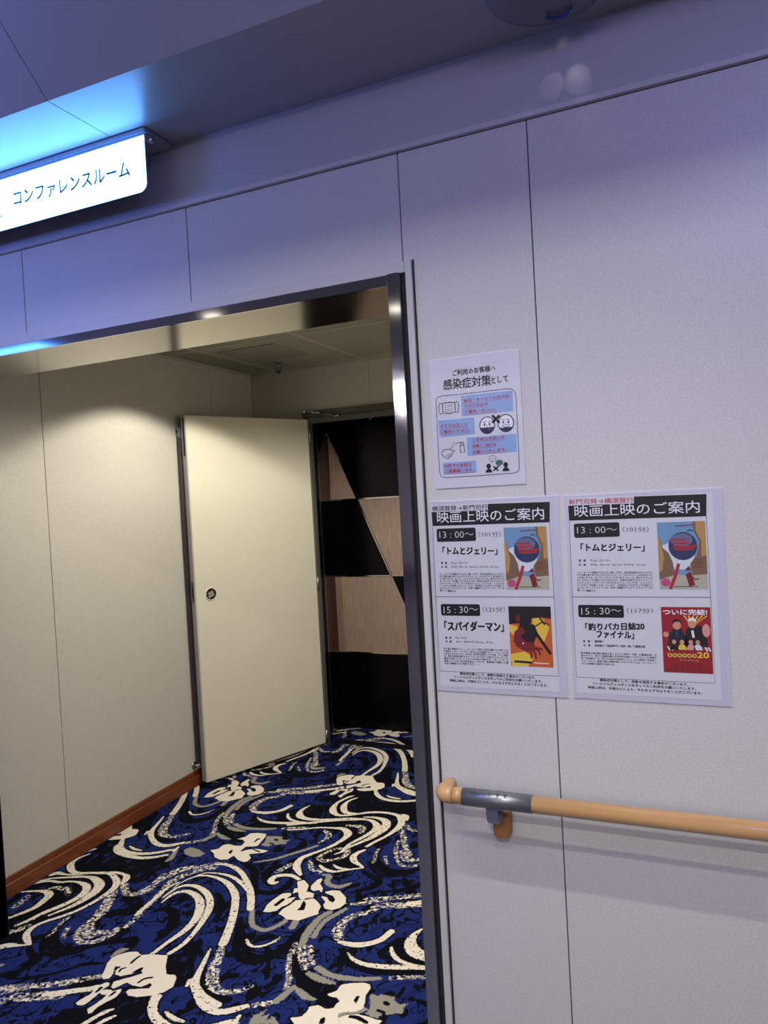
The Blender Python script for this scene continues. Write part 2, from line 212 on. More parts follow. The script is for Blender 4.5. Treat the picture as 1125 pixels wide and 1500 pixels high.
# ------------------------------------------------------------------ floor (carpet)
CARPET=json.loads('''[["W","s",[[-1797,322,20],[-1791,392,20],[-1780,467,30],[-1785,529,35],[-1805,585,40],[-1840,638,40],[-1882,675,35],[-1932,693,30],[-1968,687,22],[-1988,652,18],[-1988,595,8]],[[-1,0],[0,-1],[0,0],[1,-1]]],["W","s",[[-1742,345,20],[-1731,398,22],[-1736,462,22],[-1753,535,28],[-1778,609,33],[-1812,663,33],[-1858,705,33],[-1910,730,30],[-1953,737,25],[-1992,721,18],[-2007,675,14],[-2007,623,8]],[[-1,0],[0,-1],[0,0],[0,1],[1,-1],[1,0]]],["W","s",[[-1599,452,40],[-1627,522,38],[-1659,591,36],[-1698,662,36],[-1741,726,36],[-1787,769,36],[-1838,801,30],[-1896,819,20],[-1956,819,14],[-1991,796,12],[-2012,745,8],[-2016,695,6]],[[-1,0],[0,-1],[0,0],[0,1],[1,-1],[1,0]]],["W","s",[[-1633,667,34],[-1663,717,35],[-1704,772,35],[-1755,827,30],[-1825,886,28],[-1882,914,28],[-1924,921,20],[-1972,912,12]],[[-1,0],[0,-1],[0,0],[0,1],[1,-1],[1,0]]],["W","s",[[-1703,761,12],[-1763,807,22],[-1830,841,22],[-1881,850,16],[-1925,848,12],[-1968,835,10],[-1991,796,6]],[[-1,0],[0,-1],[0,0],[0,1],[1,-1],[1,0]]],["S","s",[[-1588,428,30],[-1562,376,35],[-1550,338,45],[-1528,297,50],[-1500,260,50],[-1464,242,35],[-1432,245,30],[-1400,264,25],[-1376,295,15]],[[0,-1],[0,0],[1,-2],[1,-1],[1,0],[2,-1]]],["G","s",[[-1619,661,22],[-1583,601,26],[-1555,575,26],[-1513,565,26],[-1487,583,26],[-1468,624,26],[-1465,645,26]],[[-1,0],[0,-1],[0,0],[0,1],[1,-1],[1,0]]],["W","s",[[-1534,497,14],[-1507,476,16],[-1478,474,14],[-1453,492,12],[-1435,521,10]],[[-1,0],[0,-1],[0,0],[1,-1],[1,0]]],["S","s",[[-1435,521,14],[-1426,556,8]],[[-1,0],[0,-1],[0,0],[0,1],[1,-1],[1,0]]],["K","s",[[-1631,605,20],[-1580,523,50],[-1528,449,70],[-1472,411,75],[-1426,422,60],[-1390,469,60],[-1378,517,50],[-1380,581,50],[-1373,631,40]],[[-1,0],[0,-1],[0,0],[0,1],[1,-1],[1,0]]],["W","s",[[-1623,412,10],[-1601,354,18],[-1580,295,24],[-1558,247,35],[-1519,208,30],[-1470,174,35],[-1426,161,34],[-1396,165,32],[-1367,185,30],[-1340,212,22]],[[0,-1],[0,0],[1,-2],[1,-1],[1,0],[2,-1]]],["S","s",[[-1333,215,24],[-1298,234,24],[-1270,258,24]],[[0,-1],[0,0],[1,-2],[1,-1],[1,0],[2,-1]]],["G","s",[[-1266,260,30],[-1256,295,30],[-1249,335,22]],[[0,-1],[0,0],[1,-2],[1,-1],[1,0],[2,-1]]],["G","s",[[-1249,335,10],[-1216,320,30],[-1184,306,30],[-1153,306,8]],[[0,-1],[0,0],[1,-1],[1,0],[2,-1]]],["S","s",[[-1270,324,22],[-1284,365,22],[-1310,404,22],[-1334,453,22],[-1350,500,22],[-1358,533,20]],[[-1,0],[0,-1],[0,0],[1,-1],[1,0]]],["W","s",[[-1625,160,20],[-1615,124,30],[-1589,91,32],[-1549,71,34],[-1506,60,34]],[[0,0]]],["W","s",[[-1645,1823,20],[-1614,1771,30],[-1567,1732,30],[-1512,1719,30],[-1450,1728,28],[-1393,1757,26],[-1349,1798,20]],[[-1,0],[-1,1],[0,-1],[0,0],[0,1],[1,0]]],["W","s",[[-1556,109,12],[-1519,95,20],[-1478,93,12]],[[0,-1],[0,0],[1,-2],[1,-1],[1,0],[2,-1]]],["W","s",[[-1574,227,12],[-1584,254,16]],[[0,-1],[0,0],[1,-2],[1,-1],[1,0],[2,-1]]],["C","p",[[-1915,261],[-1903,287],[-1882,307],[-1856,318],[-1829,307],[-1797,322],[-1740,335],[-1706,285],[-1676,253],[-1646,259],[-1631,248],[-1613,209],[-1624,179],[-1650,154],[-1691,132],[-1721,129],[-1740,139],[-1740,153],[-1681,179],[-1685,196],[-1696,200],[-1711,175],[-1745,172],[-1771,178],[-1780,159],[-1791,138],[-1804,144],[-1815,167],[-1773,209],[-1755,231],[-1771,242],[-1786,217],[-1816,194],[-1839,198],[-1852,215],[-1849,236],[-1871,229],[-1847,196],[-1841,174],[-1857,164],[-1875,174],[-1888,202],[-1908,233]],[[0,-1],[0,0],[1,-2],[1,-1],[1,0],[2,-1]]],["K2","s",[[-1830,261,12],[-1832,285,12],[-1829,303,10]],[[0,-1],[0,0],[1,-2],[1,-1]]],["K2","s",[[-1836,212,10],[-1839,226,12],[-1829,235,8]],[[0,-1],[0,0],[1,-2],[1,-1]]],["K2","s",[[-1735,188,10],[-1730,210,12],[-1709,225,10]],[[0,-1],[0,0],[1,-2],[1,-1],[1,0],[2,-1]]],["K2","s",[[-1787,225,10],[-1778,240,22],[-1776,253,10]],[[0,-1],[0,0],[1,-2],[1,-1]]],["C","p",[[-1851,45],[-1853,59],[-1841,97],[-1851,131],[-1836,156],[-1824,157],[-1816,147],[-1820,126],[-1818,105],[-1818,86],[-1819,60],[-1823,46],[-1841,42]],[[0,-1],[0,0],[1,-2],[1,-1]]],["C","p",[[-1798,39],[-1791,59],[-1787,93],[-1791,122],[-1765,147],[-1756,134],[-1753,108],[-1765,82],[-1774,54],[-1771,27],[-1780,24]],[[0,-1],[0,0],[1,-2],[1,-1],[1,0],[2,-1]]],["C","s",[[-1805,117,30],[-1794,120,30]],[[0,-1],[0,0],[1,-2],[1,-1]]],["K2","s",[[-1831,109,12],[-1832,129,16]],[[0,-1],[0,0],[1,-2],[1,-1]]],["K2","s",[[-1775,108,10],[-1774,127,14]],[[0,-1],[0,0],[1,-2],[1,-1]]],["G","p",[[-1917,256],[-1931,291],[-1924,315],[-1900,325],[-1894,316],[-1905,295],[-1911,266]],[[0,-1],[0,0],[1,-2],[1,-1]]],["W","s",[[-1757,-16,20],[-1747,15,20],[-1736,46,18],[-1720,64,10]],[[0,-1],[0,0],[1,-2],[1,-1],[1,0],[2,-1]]],["W","s",[[-1718,-2,12],[-1706,22,18],[-1692,44,10]],[[0,-1],[0,0],[1,-2],[1,-1],[1,0],[2,-1]]],["S","s",[[-2137,21,35],[-2096,43,28],[-2040,70,28],[-1985,99,30],[-1948,125,30],[-1909,151,30],[-1876,174,25]],[[-1,-1],[0,-2],[0,-1],[0,0],[1,-2],[1,-1]]],["S","s",[[-2093,-21,25],[-2062,9,35],[-2018,22,35],[-1979,45,40]],[[-1,-1],[0,-2],[0,-1],[0,0],[1,-2],[1,-1]]],["W","s",[[-1979,45,30],[-1937,67,35],[-1899,92,30],[-1859,115,30],[-1848,128,30]],[[0,-1],[0,0],[1,-2],[1,-1]]],["K","s",[[-2209,68,15],[-2180,90,20],[-2156,123,30],[-2153,154,35],[-2163,172,50],[-2197,183,35],[-2241,208,30]],[[-1,-1],[0,-2],[0,-1],[0,0],[1,-2],[1,-1]]],["K","s",[[-2139,68,15],[-2058,116,18],[-2016,158,18],[-1978,205,25],[-1921,229,15]],[[-1,-1],[0,-2],[0,-1],[0,0],[1,-2],[1,-1]]],["K","s",[[-2250,412,20],[-2246,351,30],[-2226,299,50],[-2182,256,60],[-2138,239,60],[-2102,245,50],[-2065,263,40],[-2037,291,35],[-1999,322,30],[-1957,350,40],[-1918,368,50],[-1901,341,40],[-1898,324,20]],[[-1,-1],[0,-2],[0,-1],[0,0],[1,-2],[1,-1]]],["K","s",[[-2247,311,15],[-2242,274,20],[-2207,229,20],[-2167,206,25],[-2125,207,25],[-2077,228,20],[-2039,258,12]],[[-1,-1],[0,-2],[0,-1],[0,0],[1,-2],[1,-1]]],["K","s",[[-2126,453,30],[-2112,484,60],[-2065,505,70],[-2075,556,70],[-2116,576,70],[-2155,586,40]],[[-1,-1],[-1,0],[0,-2],[0,-1],[0,0],[1,-1]]],["K","s",[[-1979,522,10],[-1963,554,30],[-1927,566,45],[-1883,543,55],[-1851,492,50],[-1834,439,40],[-1839,385,20]],[[-1,0],[0,-1],[0,0],[1,-1]]],["S","s",[[-2165,388,15],[-2151,343,25],[-2127,312,28],[-2086,297,28],[-2050,310,28],[-2034,329,28],[-2019,372,35],[-2025,404,30]],[[0,0]]],["S","s",[[-2159,411,30],[-2124,362,50],[-2092,338,50],[-2077,358,40],[-2048,372,30]],[[0,0]]],["S","s",[[-2234,596,50],[-2193,529,50],[-2167,471,55],[-2155,422,35],[-2165,388,20]],[[0,0]]],["S","s",[[-2172,297,14],[-2194,324,12],[-2201,351,8]],[[-1,-1],[0,-2],[0,-1],[0,0],[1,-2],[1,-1]]],["S","s",[[-2234,286,14],[-2246,331,14],[-2262,387,14]],[[-1,-1],[0,-2],[0,-1],[0,0],[1,-2],[1,-1]]],["S","s",[[-2003,422,20],[-2007,466,22],[-2005,503,15]],[[0,-1],[0,0],[1,-1]]],["W","s",[[-2489,312,20],[-2471,344,20],[-2453,383,25],[-2445,418,30],[-2453,461,35],[-2465,497,40],[-2494,512,35],[-2531,508,20],[-2572,493,15],[-2604,476,8]],[[0,0]]],["W","s",[[-2603,538,6],[-2591,560,20],[-2555,582,18],[-2503,588,18],[-2470,605,15],[-2428,612,20],[-2381,603,35],[-2350,576,40],[-2338,533,35],[-2343,485,30],[-2359,441,30],[-2381,390,25],[-2392,344,20],[-2406,303,15]],[[0,0]]],["W","s",[[-2599,568,15],[-2566,600,14],[-2521,621,15],[-2475,642,20],[-2431,656,20],[-2390,656,35],[-2335,630,50],[-2308,590,50],[-2302,544,45],[-2305,486,30],[-2322,436,20],[-2345,386,12]],[[0,0]]],["W","s",[[-2576,815,10],[-2595,773,20],[-2592,732,30],[-2566,699,40],[-2524,672,30],[-2482,672,20],[-2439,688,20],[-2386,702,20],[-2340,723,20],[-2288,720,20],[-2265,708,35],[-2249,682,30],[-2243,659,15]],[[0,0]]],["W","s",[[-2593,624,30],[-2578,642,30],[-2529,644,15],[-2480,662,15],[-2410,701,12],[-2367,708,20],[-2323,696,30],[-2274,662,35],[-2250,620,35],[-2247,568,25],[-2252,503,20],[-2268,443,20],[-2288,405,20],[-2310,371,20]],[[0,0]]],["W","s",[[-2317,364,20],[-2332,333,20],[-2337,301,25],[-2321,267,30],[-2290,244,30],[-2257,226,15]],[[0,0]]],["W","s",[[-2257,226,8],[-2292,208,18],[-2326,198,35],[-2348,180,35]],[[0,0]]],["K","p",[[-2601,495],[-2589,612],[-2522,646],[-2473,688],[-2333,732],[-2270,726],[-2237,649],[-2228,557],[-2235,487],[-2286,374],[-2344,304],[-2317,254],[-2261,225],[-2350,181],[-2510,310],[-2502,324],[-2461,369],[-2445,418],[-2460,482],[-2517,510],[-2585,489]],[[0,0]]],["K","p",[[-2556,702],[-2579,792],[-2556,857],[-2540,923],[-2440,864],[-2343,851],[-2222,903],[-2151,829],[-2181,780],[-2162,722],[-2185,678],[-2225,677],[-2276,724],[-2333,732],[-2422,704],[-2493,675]],[[0,0]]],["S","s",[[-2515,523,12],[-2487,550,25],[-2429,551,35],[-2395,526,20]],[[0,0]]],["S","s",[[-2528,391,30],[-2531,436,35],[-2543,460,30]],[[0,0]]],["S","s",[[-2403,249,30],[-2376,278,30],[-2363,313,20]],[[0,0]]],["S","s",[[-2407,298,20],[-2397,322,20],[-2385,352,20]],[[0,0]]],["W","s",[[-2504,941,20],[-2511,916,30],[-2482,880,35],[-2435,859,30],[-2379,854,30],[-2323,858,30],[-2269,882,25],[-2231,915,20]],[[0,0]]],["W","s",[[-2445,892,10],[-2400,877,15],[-2360,875,8]],[[0,0]]],["S","s",[[-2225,653,35],[-2176,608,35],[-2138,609,35],[-2115,652,35],[-2115,712,35],[-2126,772,25]],[[0,0]]],["W","s",[[-1725,1710,8],[-1756,1653,15],[-1759,1586,30],[-1738,1528,45],[-1700,1495,30],[-1653,1500,20],[-1605,1531,20],[-1556,1564,25],[-1484,1581,25],[-1416,1570,30],[-1377,1522,40],[-1363,1468,40],[-1368,1419,30],[-1384,1352,20],[-1405,1301,20],[-1425,1243,20]],[[-1,1],[0,-1],[0,0],[1,0]]],["W","s",[[-1420,1209,20],[-1436,1182,25],[-1440,1147,35],[-1420,1112,35],[-1385,1090,20],[-1362,1075,12]],[[0,-1],[0,0],[1,-1],[1,0]]],["W","s",[[-1697,1689,8],[-1718,1644,20],[-1707,1582,40],[-1669,1530,35],[-1619,1527,30]],[[-1,1],[0,-1],[0,0],[1,0]]],["W","s",[[-1562,1509,12],[-1503,1518,25],[-1449,1500,45],[-1423,1450,50],[-1424,1394,45],[-1443,1319,30],[-1469,1266,20],[-1502,1198,12]],[[-1,1],[0,-1],[0,0],[1,0]]],["W","s",[[-1880,1550,8],[-1890,1492,25],[-1870,1436,45],[-1824,1414,35],[-1758,1420,28],[-1690,1446,20],[-1624,1474,20],[-1552,1487,20],[-1500,1477,30],[-1460,1431,45],[-1461,1375,30],[-1478,1316,25],[-1501,1256,20],[-1508,1210,20],[-1508,1167,15]],[[-1,1],[0,-1],[0,0],[1,0]]],["W","s",[[-1869,1330,22],[-1792,1373,22],[-1727,1409,20],[-1650,1446,15],[-1549,1482,10]],[[-1,1],[0,-1],[0,0],[1,0]]],["W","s",[[-1842,1284,15],[-1777,1312,15],[-1717,1346,15],[-1647,1362,20],[-1598,1366,35],[-1557,1330,45],[-1553,1278,30],[-1569,1213,25],[-1593,1162,20],[-1624,1110,25],[-1645,1069,30],[-1640,1023,40],[-1623,989,40],[-1580,945,20]],[[-1,1],[0,-1],[0,0],[1,-1],[1,0]]],["G","s",[[-1636,1185,20],[-1673,1130,22],[-1715,1075,22],[-1757,1020,20],[-1819,977,10]],[[0,-1],[0,0],[1,-1],[1,0]]],["S","s",[[-1599,1406,20],[-1561,1409,30],[-1521,1405,40],[-1507,1361,30]],[[-1,1],[0,-1],[0,0],[1,0]]],["S","s",[[-1675,1326,20],[-1633,1292,30],[-1631,1246,20],[-1643,1213,10]],[[0,-1],[0,0],[1,0]]],["S","s",[[-1576,1090,30],[-1571,1134,20],[-1540,1186,20],[-1489,1187,30],[-1477,1135,25],[-1508,1098,20],[-1545,1073,30],[-1576,1090,20]],[[0,-1],[0,0],[1,-1],[1,0]]],["W","s",[[-1524,1141,12],[-1499,1177,15]],[[0,-1],[0,0],[1,-1],[1,0]]],["W","s",[[-1539,1035,15],[-1506,1013,25],[-1461,1008,20],[-1419,1034,15],[-1362,1071,12]],[[0,-1],[0,0],[1,-1],[1,0]]],["W","s",[[-1493,1063,6],[-1458,1041,20],[-1410,1043,10]],[[0,-1],[0,0],[1,-1],[1,0]]],["W","s",[[-1399,1583,15],[-1375,1573,35],[-1357,1536,20]],[[-1,1],[0,-1],[0,0],[1,0]]],["S","s",[[-1345,1490,25],[-1299,1448,25],[-1263,1451,22]],[[-1,1],[0,-1],[0,0],[1,0]]],["S","s",[[-1348,1441,30],[-1306,1376,30],[-1268,1299,30],[-1219,1229,30]],[[-1,1],[0,-1],[0,0],[1,0]]],["S","s",[[-1312,1329,15],[-1289,1249,20],[-1255,1177,20],[-1215,1137,20],[-1172,1144,20],[-1149,1171,20]],[[0,-1],[0,0],[1,-1],[1,0]]],["S","s",[[-1259,1244,30],[-1216,1189,40],[-1168,1204,30]],[[0,-1],[0,0],[1,0]]],["S","s",[[-1338,1138,14],[-1359,1199,14],[-1363,1240,14]],[[-1,0],[0,-1],[0,0],[0,1],[1,-1],[1,0]]],["S","s",[[-1314,1186,12],[-1288,1140,10]],[[-1,0],[0,-1],[0,0],[0,1],[1,-1],[1,0]]],["K","p",[[-1753,1732],[-1632,1766],[-1564,1689],[-1377,1724],[-1306,1543],[-1348,1514],[-1343,1411],[-1386,1291],[-1426,1207],[-1411,1115],[-1362,1071],[-1411,1017],[-1488,993],[-1557,1029],[-1614,1092],[-1597,1168],[-1553,1285],[-1560,1345],[-1601,1381],[-1721,1353],[-1919,1277],[-2088,1218],[-2029,1319],[-1859,1396],[-1905,1461],[-1892,1556],[-1782,1588],[-1802,1659]],[[-1,1],[0,-1],[0,0],[1,-1],[1,0]]],["W","s",[[-1559,1909,20],[-1498,1865,30],[-1424,1845,28]],[[-1,1],[0,-1],[0,0],[1,0]]],["W","s",[[-1637,865,12],[-1652,854,30],[-1670,867,35],[-1673,894,30],[-1654,915,30],[-1613,928,25],[-1568,912,22]],[[-1,0],[0,-1],[0,0],[0,1],[1,-1],[1,0]]],["G","s",[[-1491,973,15],[-1462,970,30],[-1451,931,30],[-1423,910,28],[-1384,910,30],[-1355,946,18]],[[-1,0],[0,-1],[0,0],[0,1],[1,-1],[1,0]]],["S","s",[[-1598,1057,20],[-1557,1003,30],[-1512,986,30]],[[-1,0],[0,-1],[0,0],[0,1],[1,-1],[1,0]]],["S","s",[[-1683,938,30],[-1672,967,30],[-1664,1002,30]],[[-1,0],[0,-1],[0,0],[0,1],[1,-1],[1,0]]],["K","s",[[-1704,983,40],[-1720,939,50],[-1704,881,50],[-1654,836,30]],[[-1,0],[0,-1],[0,0],[0,1],[1,-1],[1,0]]],["K","s",[[-1693,788,25],[-1640,781,40],[-1600,806,45],[-1584,858,45],[-1597,902,20]],[[-1,0],[0,-1],[0,0],[0,1],[1,-1],[1,0]]],["K","s",[[-1867,959,30],[-1787,918,50],[-1726,837,35],[-1671,760,30]],[[-1,0],[0,-1],[0,0],[0,1],[1,-1],[1,0]]],["K","s",[[-1757,1223,20],[-1709,1207,25],[-1693,1153,30],[-1737,1111,18]],[[-1,0],[0,-1],[0,0],[0,1],[1,-1],[1,0]]],["K","s",[[-1340,1040,15],[-1304,1020,25],[-1250,989,35],[-1260,938,25],[-1307,900,15],[-1335,880,12]],[[0,-1],[0,0],[1,-1],[1,0]]],["C","p",[[-1422,858],[-1400,878],[-1370,884],[-1326,849],[-1308,811],[-1315,777],[-1337,754],[-1366,755],[-1384,775],[-1386,797],[-1415,820],[-1421,829],[-1395,827],[-1375,806],[-1356,801],[-1357,822],[-1378,843],[-1411,850]],[[-1,0],[0,-1],[0,0],[0,1],[1,-1],[1,0]]],["C","p",[[-1564,894],[-1544,913],[-1506,883],[-1495,851],[-1478,839],[-1456,835],[-1445,810],[-1468,798],[-1476,778],[-1498,793],[-1521,826],[-1535,810],[-1549,845],[-1535,850],[-1555,879]],[[-1,0],[0,-1],[0,0],[0,1],[1,-1],[1,0]]],["C","p",[[-1495,881],[-1494,929],[-1484,948],[-1474,935],[-1469,907],[-1441,880],[-1430,849],[-1452,865],[-1464,850],[-1481,856]],[[-1,0],[0,-1],[0,0],[0,1],[1,-1],[1,0]]],["C","p",[[-1499,771],[-1462,788],[-1443,806],[-1408,784],[-1387,764],[-1381,734],[-1371,717],[-1401,681],[-1419,658],[-1465,650],[-1494,666],[-1513,670],[-1515,701],[-1504,736]],[[-1,0],[0,-1],[0,0],[0,1],[1,-1],[1,0]]],["K2","p",[[-1471,785],[-1448,760],[-1434,722],[-1461,713],[-1459,735],[-1466,760]],[[-1,0],[0,-1],[0,0],[0,1],[1,-1],[1,0]]],["C","p",[[-1575,665],[-1587,709],[-1585,748],[-1574,797],[-1546,812],[-1535,798],[-1540,768],[-1521,786],[-1510,790],[-1510,756],[-1515,733],[-1526,718],[-1532,685],[-1554,669]],[[-1,0],[0,-1],[0,0],[0,1],[1,-1],[1,0]]],["K2","s",[[-1554,720,20],[-1549,760,22]],[[-1,0],[0,-1],[0,0],[0,1],[1,-1],[1,0]]],["G","s",[[-1428,652,30],[-1419,611,30]],[[-1,0],[0,-1],[0,0],[0,1],[1,-1],[1,0]]],["K2","s",[[-1488,842,14],[-1485,854,14]],[[-1,0],[0,-1],[0,0],[0,1],[1,-1],[1,0]]],["G","s",[[-1338,738,30],[-1354,697,30],[-1355,632,35],[-1348,582,35],[-1334,532,30]],[[-1,0],[0,-1],[0,0],[0,1],[1,-1],[1,0]]],["S","s",[[-1334,532,35],[-1313,495,35],[-1283,454,35],[-1260,429,30]],[[-1,0],[0,-1],[0,0],[1,-1],[1,0]]],["G","s",[[-1237,408,25],[-1201,397,35],[-1165,392,30],[-1133,392,10]],[[0,-1],[0,0],[1,-1],[1,0]]],["G","s",[[-1291,779,20],[-1307,738,25],[-1326,691,25],[-1327,636,25],[-1318,587,25]],[[-1,0],[0,-1],[0,0],[0,1],[1,-1],[1,0]]],["S","s",[[-1300,534,22],[-1277,490,22],[-1248,457,22]],[[-1,0],[0,-1],[0,0],[1,-1],[1,0]]],["G","s",[[-1222,442,30],[-1184,427,30],[-1144,422,30],[-1104,428,28],[-1057,440,25],[-1013,458,20]],[[0,-1],[0,0],[1,-1],[1,0]]],["S","s",[[-977,472,20],[-925,494,20],[-876,512,20]],[[0,0],[1,-1],[1,0]]],["S","s",[[-1300,808,12],[-1253,829,30],[-1216,857,35],[-1159,895,25],[-1107,920,25],[-1055,951,25]],[[-1,0],[0,-1],[0,0],[0,1],[1,-1],[1,0]]],["S","s",[[-1169,835,25],[-1120,848,30],[-1076,873,35],[-1031,894,35]],[[0,0],[0,1],[1,-1],[1,0]]],["S","s",[[-1182,810,20],[-1214,773,30],[-1248,742,35],[-1261,683,45],[-1250,633,50],[-1222,596,35]],[[-1,0],[0,-1],[0,0],[0,1],[1,-1],[1,0]]],["W","s",[[-1218,589,20],[-1184,589,30],[-1148,596,35],[-1113,619,30],[-1088,651,30],[-1076,701,30]],[[-1,0],[0,-1],[0,0],[0,1],[1,-1],[1,0]]],["W","s",[[-1167,544,6],[-1132,518,18],[-1089,508,25],[-1037,513,28],[-980,528,30],[-935,544,30],[-890,555,25],[-861,567,22]],[[0,0],[0,1],[1,-1],[1,0]]],["W","s",[[-1040,617,12],[-1020,585,20],[-989,562,20],[-949,555,15],[-919,557,10]],[[0,0],[0,1],[1,-1],[1,0]]],["W","s",[[-981,747,10],[-993,705,30],[-989,661,50],[-968,629,60],[-940,612,60],[-910,601,40]],[[0,0],[0,1],[1,-1]]],["C","p",[[-1134,338],[-1113,363],[-1113,393],[-1085,410],[-1049,424],[-1028,422],[-1019,407],[-1020,373],[-1008,342],[-1003,316],[-1019,297],[-1044,288],[-1062,275],[-1053,252],[-1038,237],[-1078,185],[-1163,193],[-1188,211],[-1158,228],[-1154,253],[-1158,272],[-1135,287],[-1108,279],[-1086,291],[-1087,308],[-1082,323],[-1099,335],[-1118,332]],[[0,0]]],["K2","p",[[-1045,340],[-1044,364],[-1035,364],[-1030,327]],[[0,0]]],["K2","p",[[-1096,217],[-1102,237],[-1094,250],[-1086,240],[-1082,222]],[[0,0]]],["C","p",[[-1054,258],[-1038,277],[-1006,291],[-977,291],[-947,289],[-928,289],[-931,275],[-973,222],[-1038,237]],[[0,0]]],["K2","s",[[-1023,275,15],[-999,277,20],[-968,268,15]],[[0,0]]],["G","s",[[-1056,263,20],[-1047,284,20],[-1010,300,20],[-999,317,20]],[[0,0]]],["G","p",[[-1010,384],[-984,382],[-974,393],[-954,393],[-935,396],[-927,377],[-909,369],[-885,381],[-891,362],[-882,338],[-907,329],[-921,318],[-940,318],[-944,293],[-968,294],[-986,301],[-985,329]],[[0,0],[1,-1],[1,0],[2,-1]]],["K2","s",[[-950,362,20],[-942,359,20]],[[0,0],[1,-1],[1,0]]],["K2","s",[[-958,325,14],[-937,322,14]],[[0,0],[1,-1],[1,0],[2,-1]]],["G","p",[[-1289,149],[-1298,179],[-1272,219],[-1273,188],[-1252,205],[-1250,169],[-1239,200],[-1205,179]],[[0,0]]],["W","s",[[-1331,134,20],[-1335,170,14]],[[0,-1],[0,0],[1,-2],[1,-1],[1,0],[2,-1]]],["W","s",[[-1375,122,10],[-1343,140,20]],[[0,-1],[0,0],[1,-2],[1,-1],[1,0],[2,-1]]],["K","p",[[-1279,398],[-1222,386],[-1131,387],[-1100,338],[-1082,323],[-1084,288],[-1137,290],[-1155,305],[-1244,340]],[[0,-1],[0,0],[1,-2],[1,-1],[1,0],[2,-1]]],["K","s",[[-1340,512,40],[-1303,439,40],[-1249,385,50],[-1202,370,40]],[[0,-1],[0,0],[1,-1],[1,0]]],["K","s",[[-1189,554,30],[-1159,504,30],[-1099,484,30],[-1025,485,30],[-884,533,30]],[[0,0],[0,1],[1,-1],[1,0]]],["K","p",[[-1048,664],[-1006,696],[-985,631],[-934,597],[-905,590],[-895,561],[-948,551],[-1003,557],[-1053,549],[-1076,575]],[[0,0],[0,1],[1,-1],[1,0]]],["C","p",[[-2018,1136],[-1994,1167],[-1993,1202],[-1961,1216],[-1918,1218],[-1906,1193],[-1898,1150],[-1890,1107],[-1905,1095],[-1938,1085],[-1937,1049],[-1935,1035],[-1909,1065],[-1880,1081],[-1819,1082],[-1828,1061],[-1856,1045],[-1885,1029],[-1856,1003],[-1853,977],[-1862,963],[-1898,970],[-1941,998],[-1946,961],[-1976,949],[-2013,961],[-2037,989],[-2071,1007],[-2044,1030],[-2046,1067],[-2026,1083],[-1989,1077],[-1962,1085],[-1967,1121],[-1990,1137]],[[0,-1],[0,0],[1,-1]]],["K2","p",[[-1977,1010],[-1986,1034],[-1973,1041],[-1961,1006]],[[0,-1],[0,0],[1,-1]]],["K2","s",[[-1924,1134,10],[-1927,1164,14],[-1914,1163,8]],[[0,-1],[0,0],[1,-1]]],["K2","s",[[-1889,1071,10],[-1851,1061,12]],[[0,-1],[0,0],[1,-1]]],["G","p",[[-2187,972],[-2179,1003],[-2136,1002],[-2076,977],[-2078,948],[-2106,932],[-2157,945]],[[-1,-1],[0,-2],[0,-1],[0,0],[1,-1]]],["S","s",[[-2126,613,35],[-2104,655,35],[-2115,712,35],[-2105,766,45],[-2081,831,50],[-2019,871,35],[-1972,912,35],[-1922,928,20]],[[-1,-1],[-1,0],[0,-2],[0,-1],[0,0],[1,-1]]],["S","s",[[-2022,513,30],[-2029,587,30],[-2040,652,30],[-2054,732,40],[-2044,785,35],[-2002,850,30],[-1952,885,25]],[[-1,0],[0,-1],[0,0],[1,-1]]],["W","s",[[-2022,497,20],[-2029,554,20],[-2034,620,20],[-2040,688,15],[-2024,741,10]],[[-1,0],[0,-1],[0,0],[1,-1]]],["G","s",[[-2194,870,20],[-2193,898,30],[-2220,961,20]],[[-1,-1],[-1,0],[0,-2],[0,-1],[0,0],[1,-1]]],["K","p",[[-1736,334],[-1703,363],[-1698,456],[-1671,437],[-1625,329],[-1575,265],[-1579,233],[-1602,209],[-1662,267],[-1686,259]],[[0,-1],[0,0],[1,-2],[1,-1],[1,0],[2,-1]]],["K","s",[[-1821,717,30],[-1770,677,35],[-1738,633,35],[-1710,559,30]],[[-1,0],[0,-1],[0,0],[0,1],[1,-1],[1,0]]],["K","s",[[-1571,298,30],[-1532,249,45],[-1473,209,45],[-1411,216,40]],[[0,-1],[0,0],[1,-2],[1,-1],[1,0],[2,-1]]],["K","p",[[-1867,-54],[-1868,14],[-1810,42],[-1775,19],[-1748,129],[-1646,149],[-1562,53]],[[0,-1],[0,0],[1,-2],[1,-1],[1,0],[2,-1]]]]''')
LU=(-.895,.82); LW=(-.895,-.838)
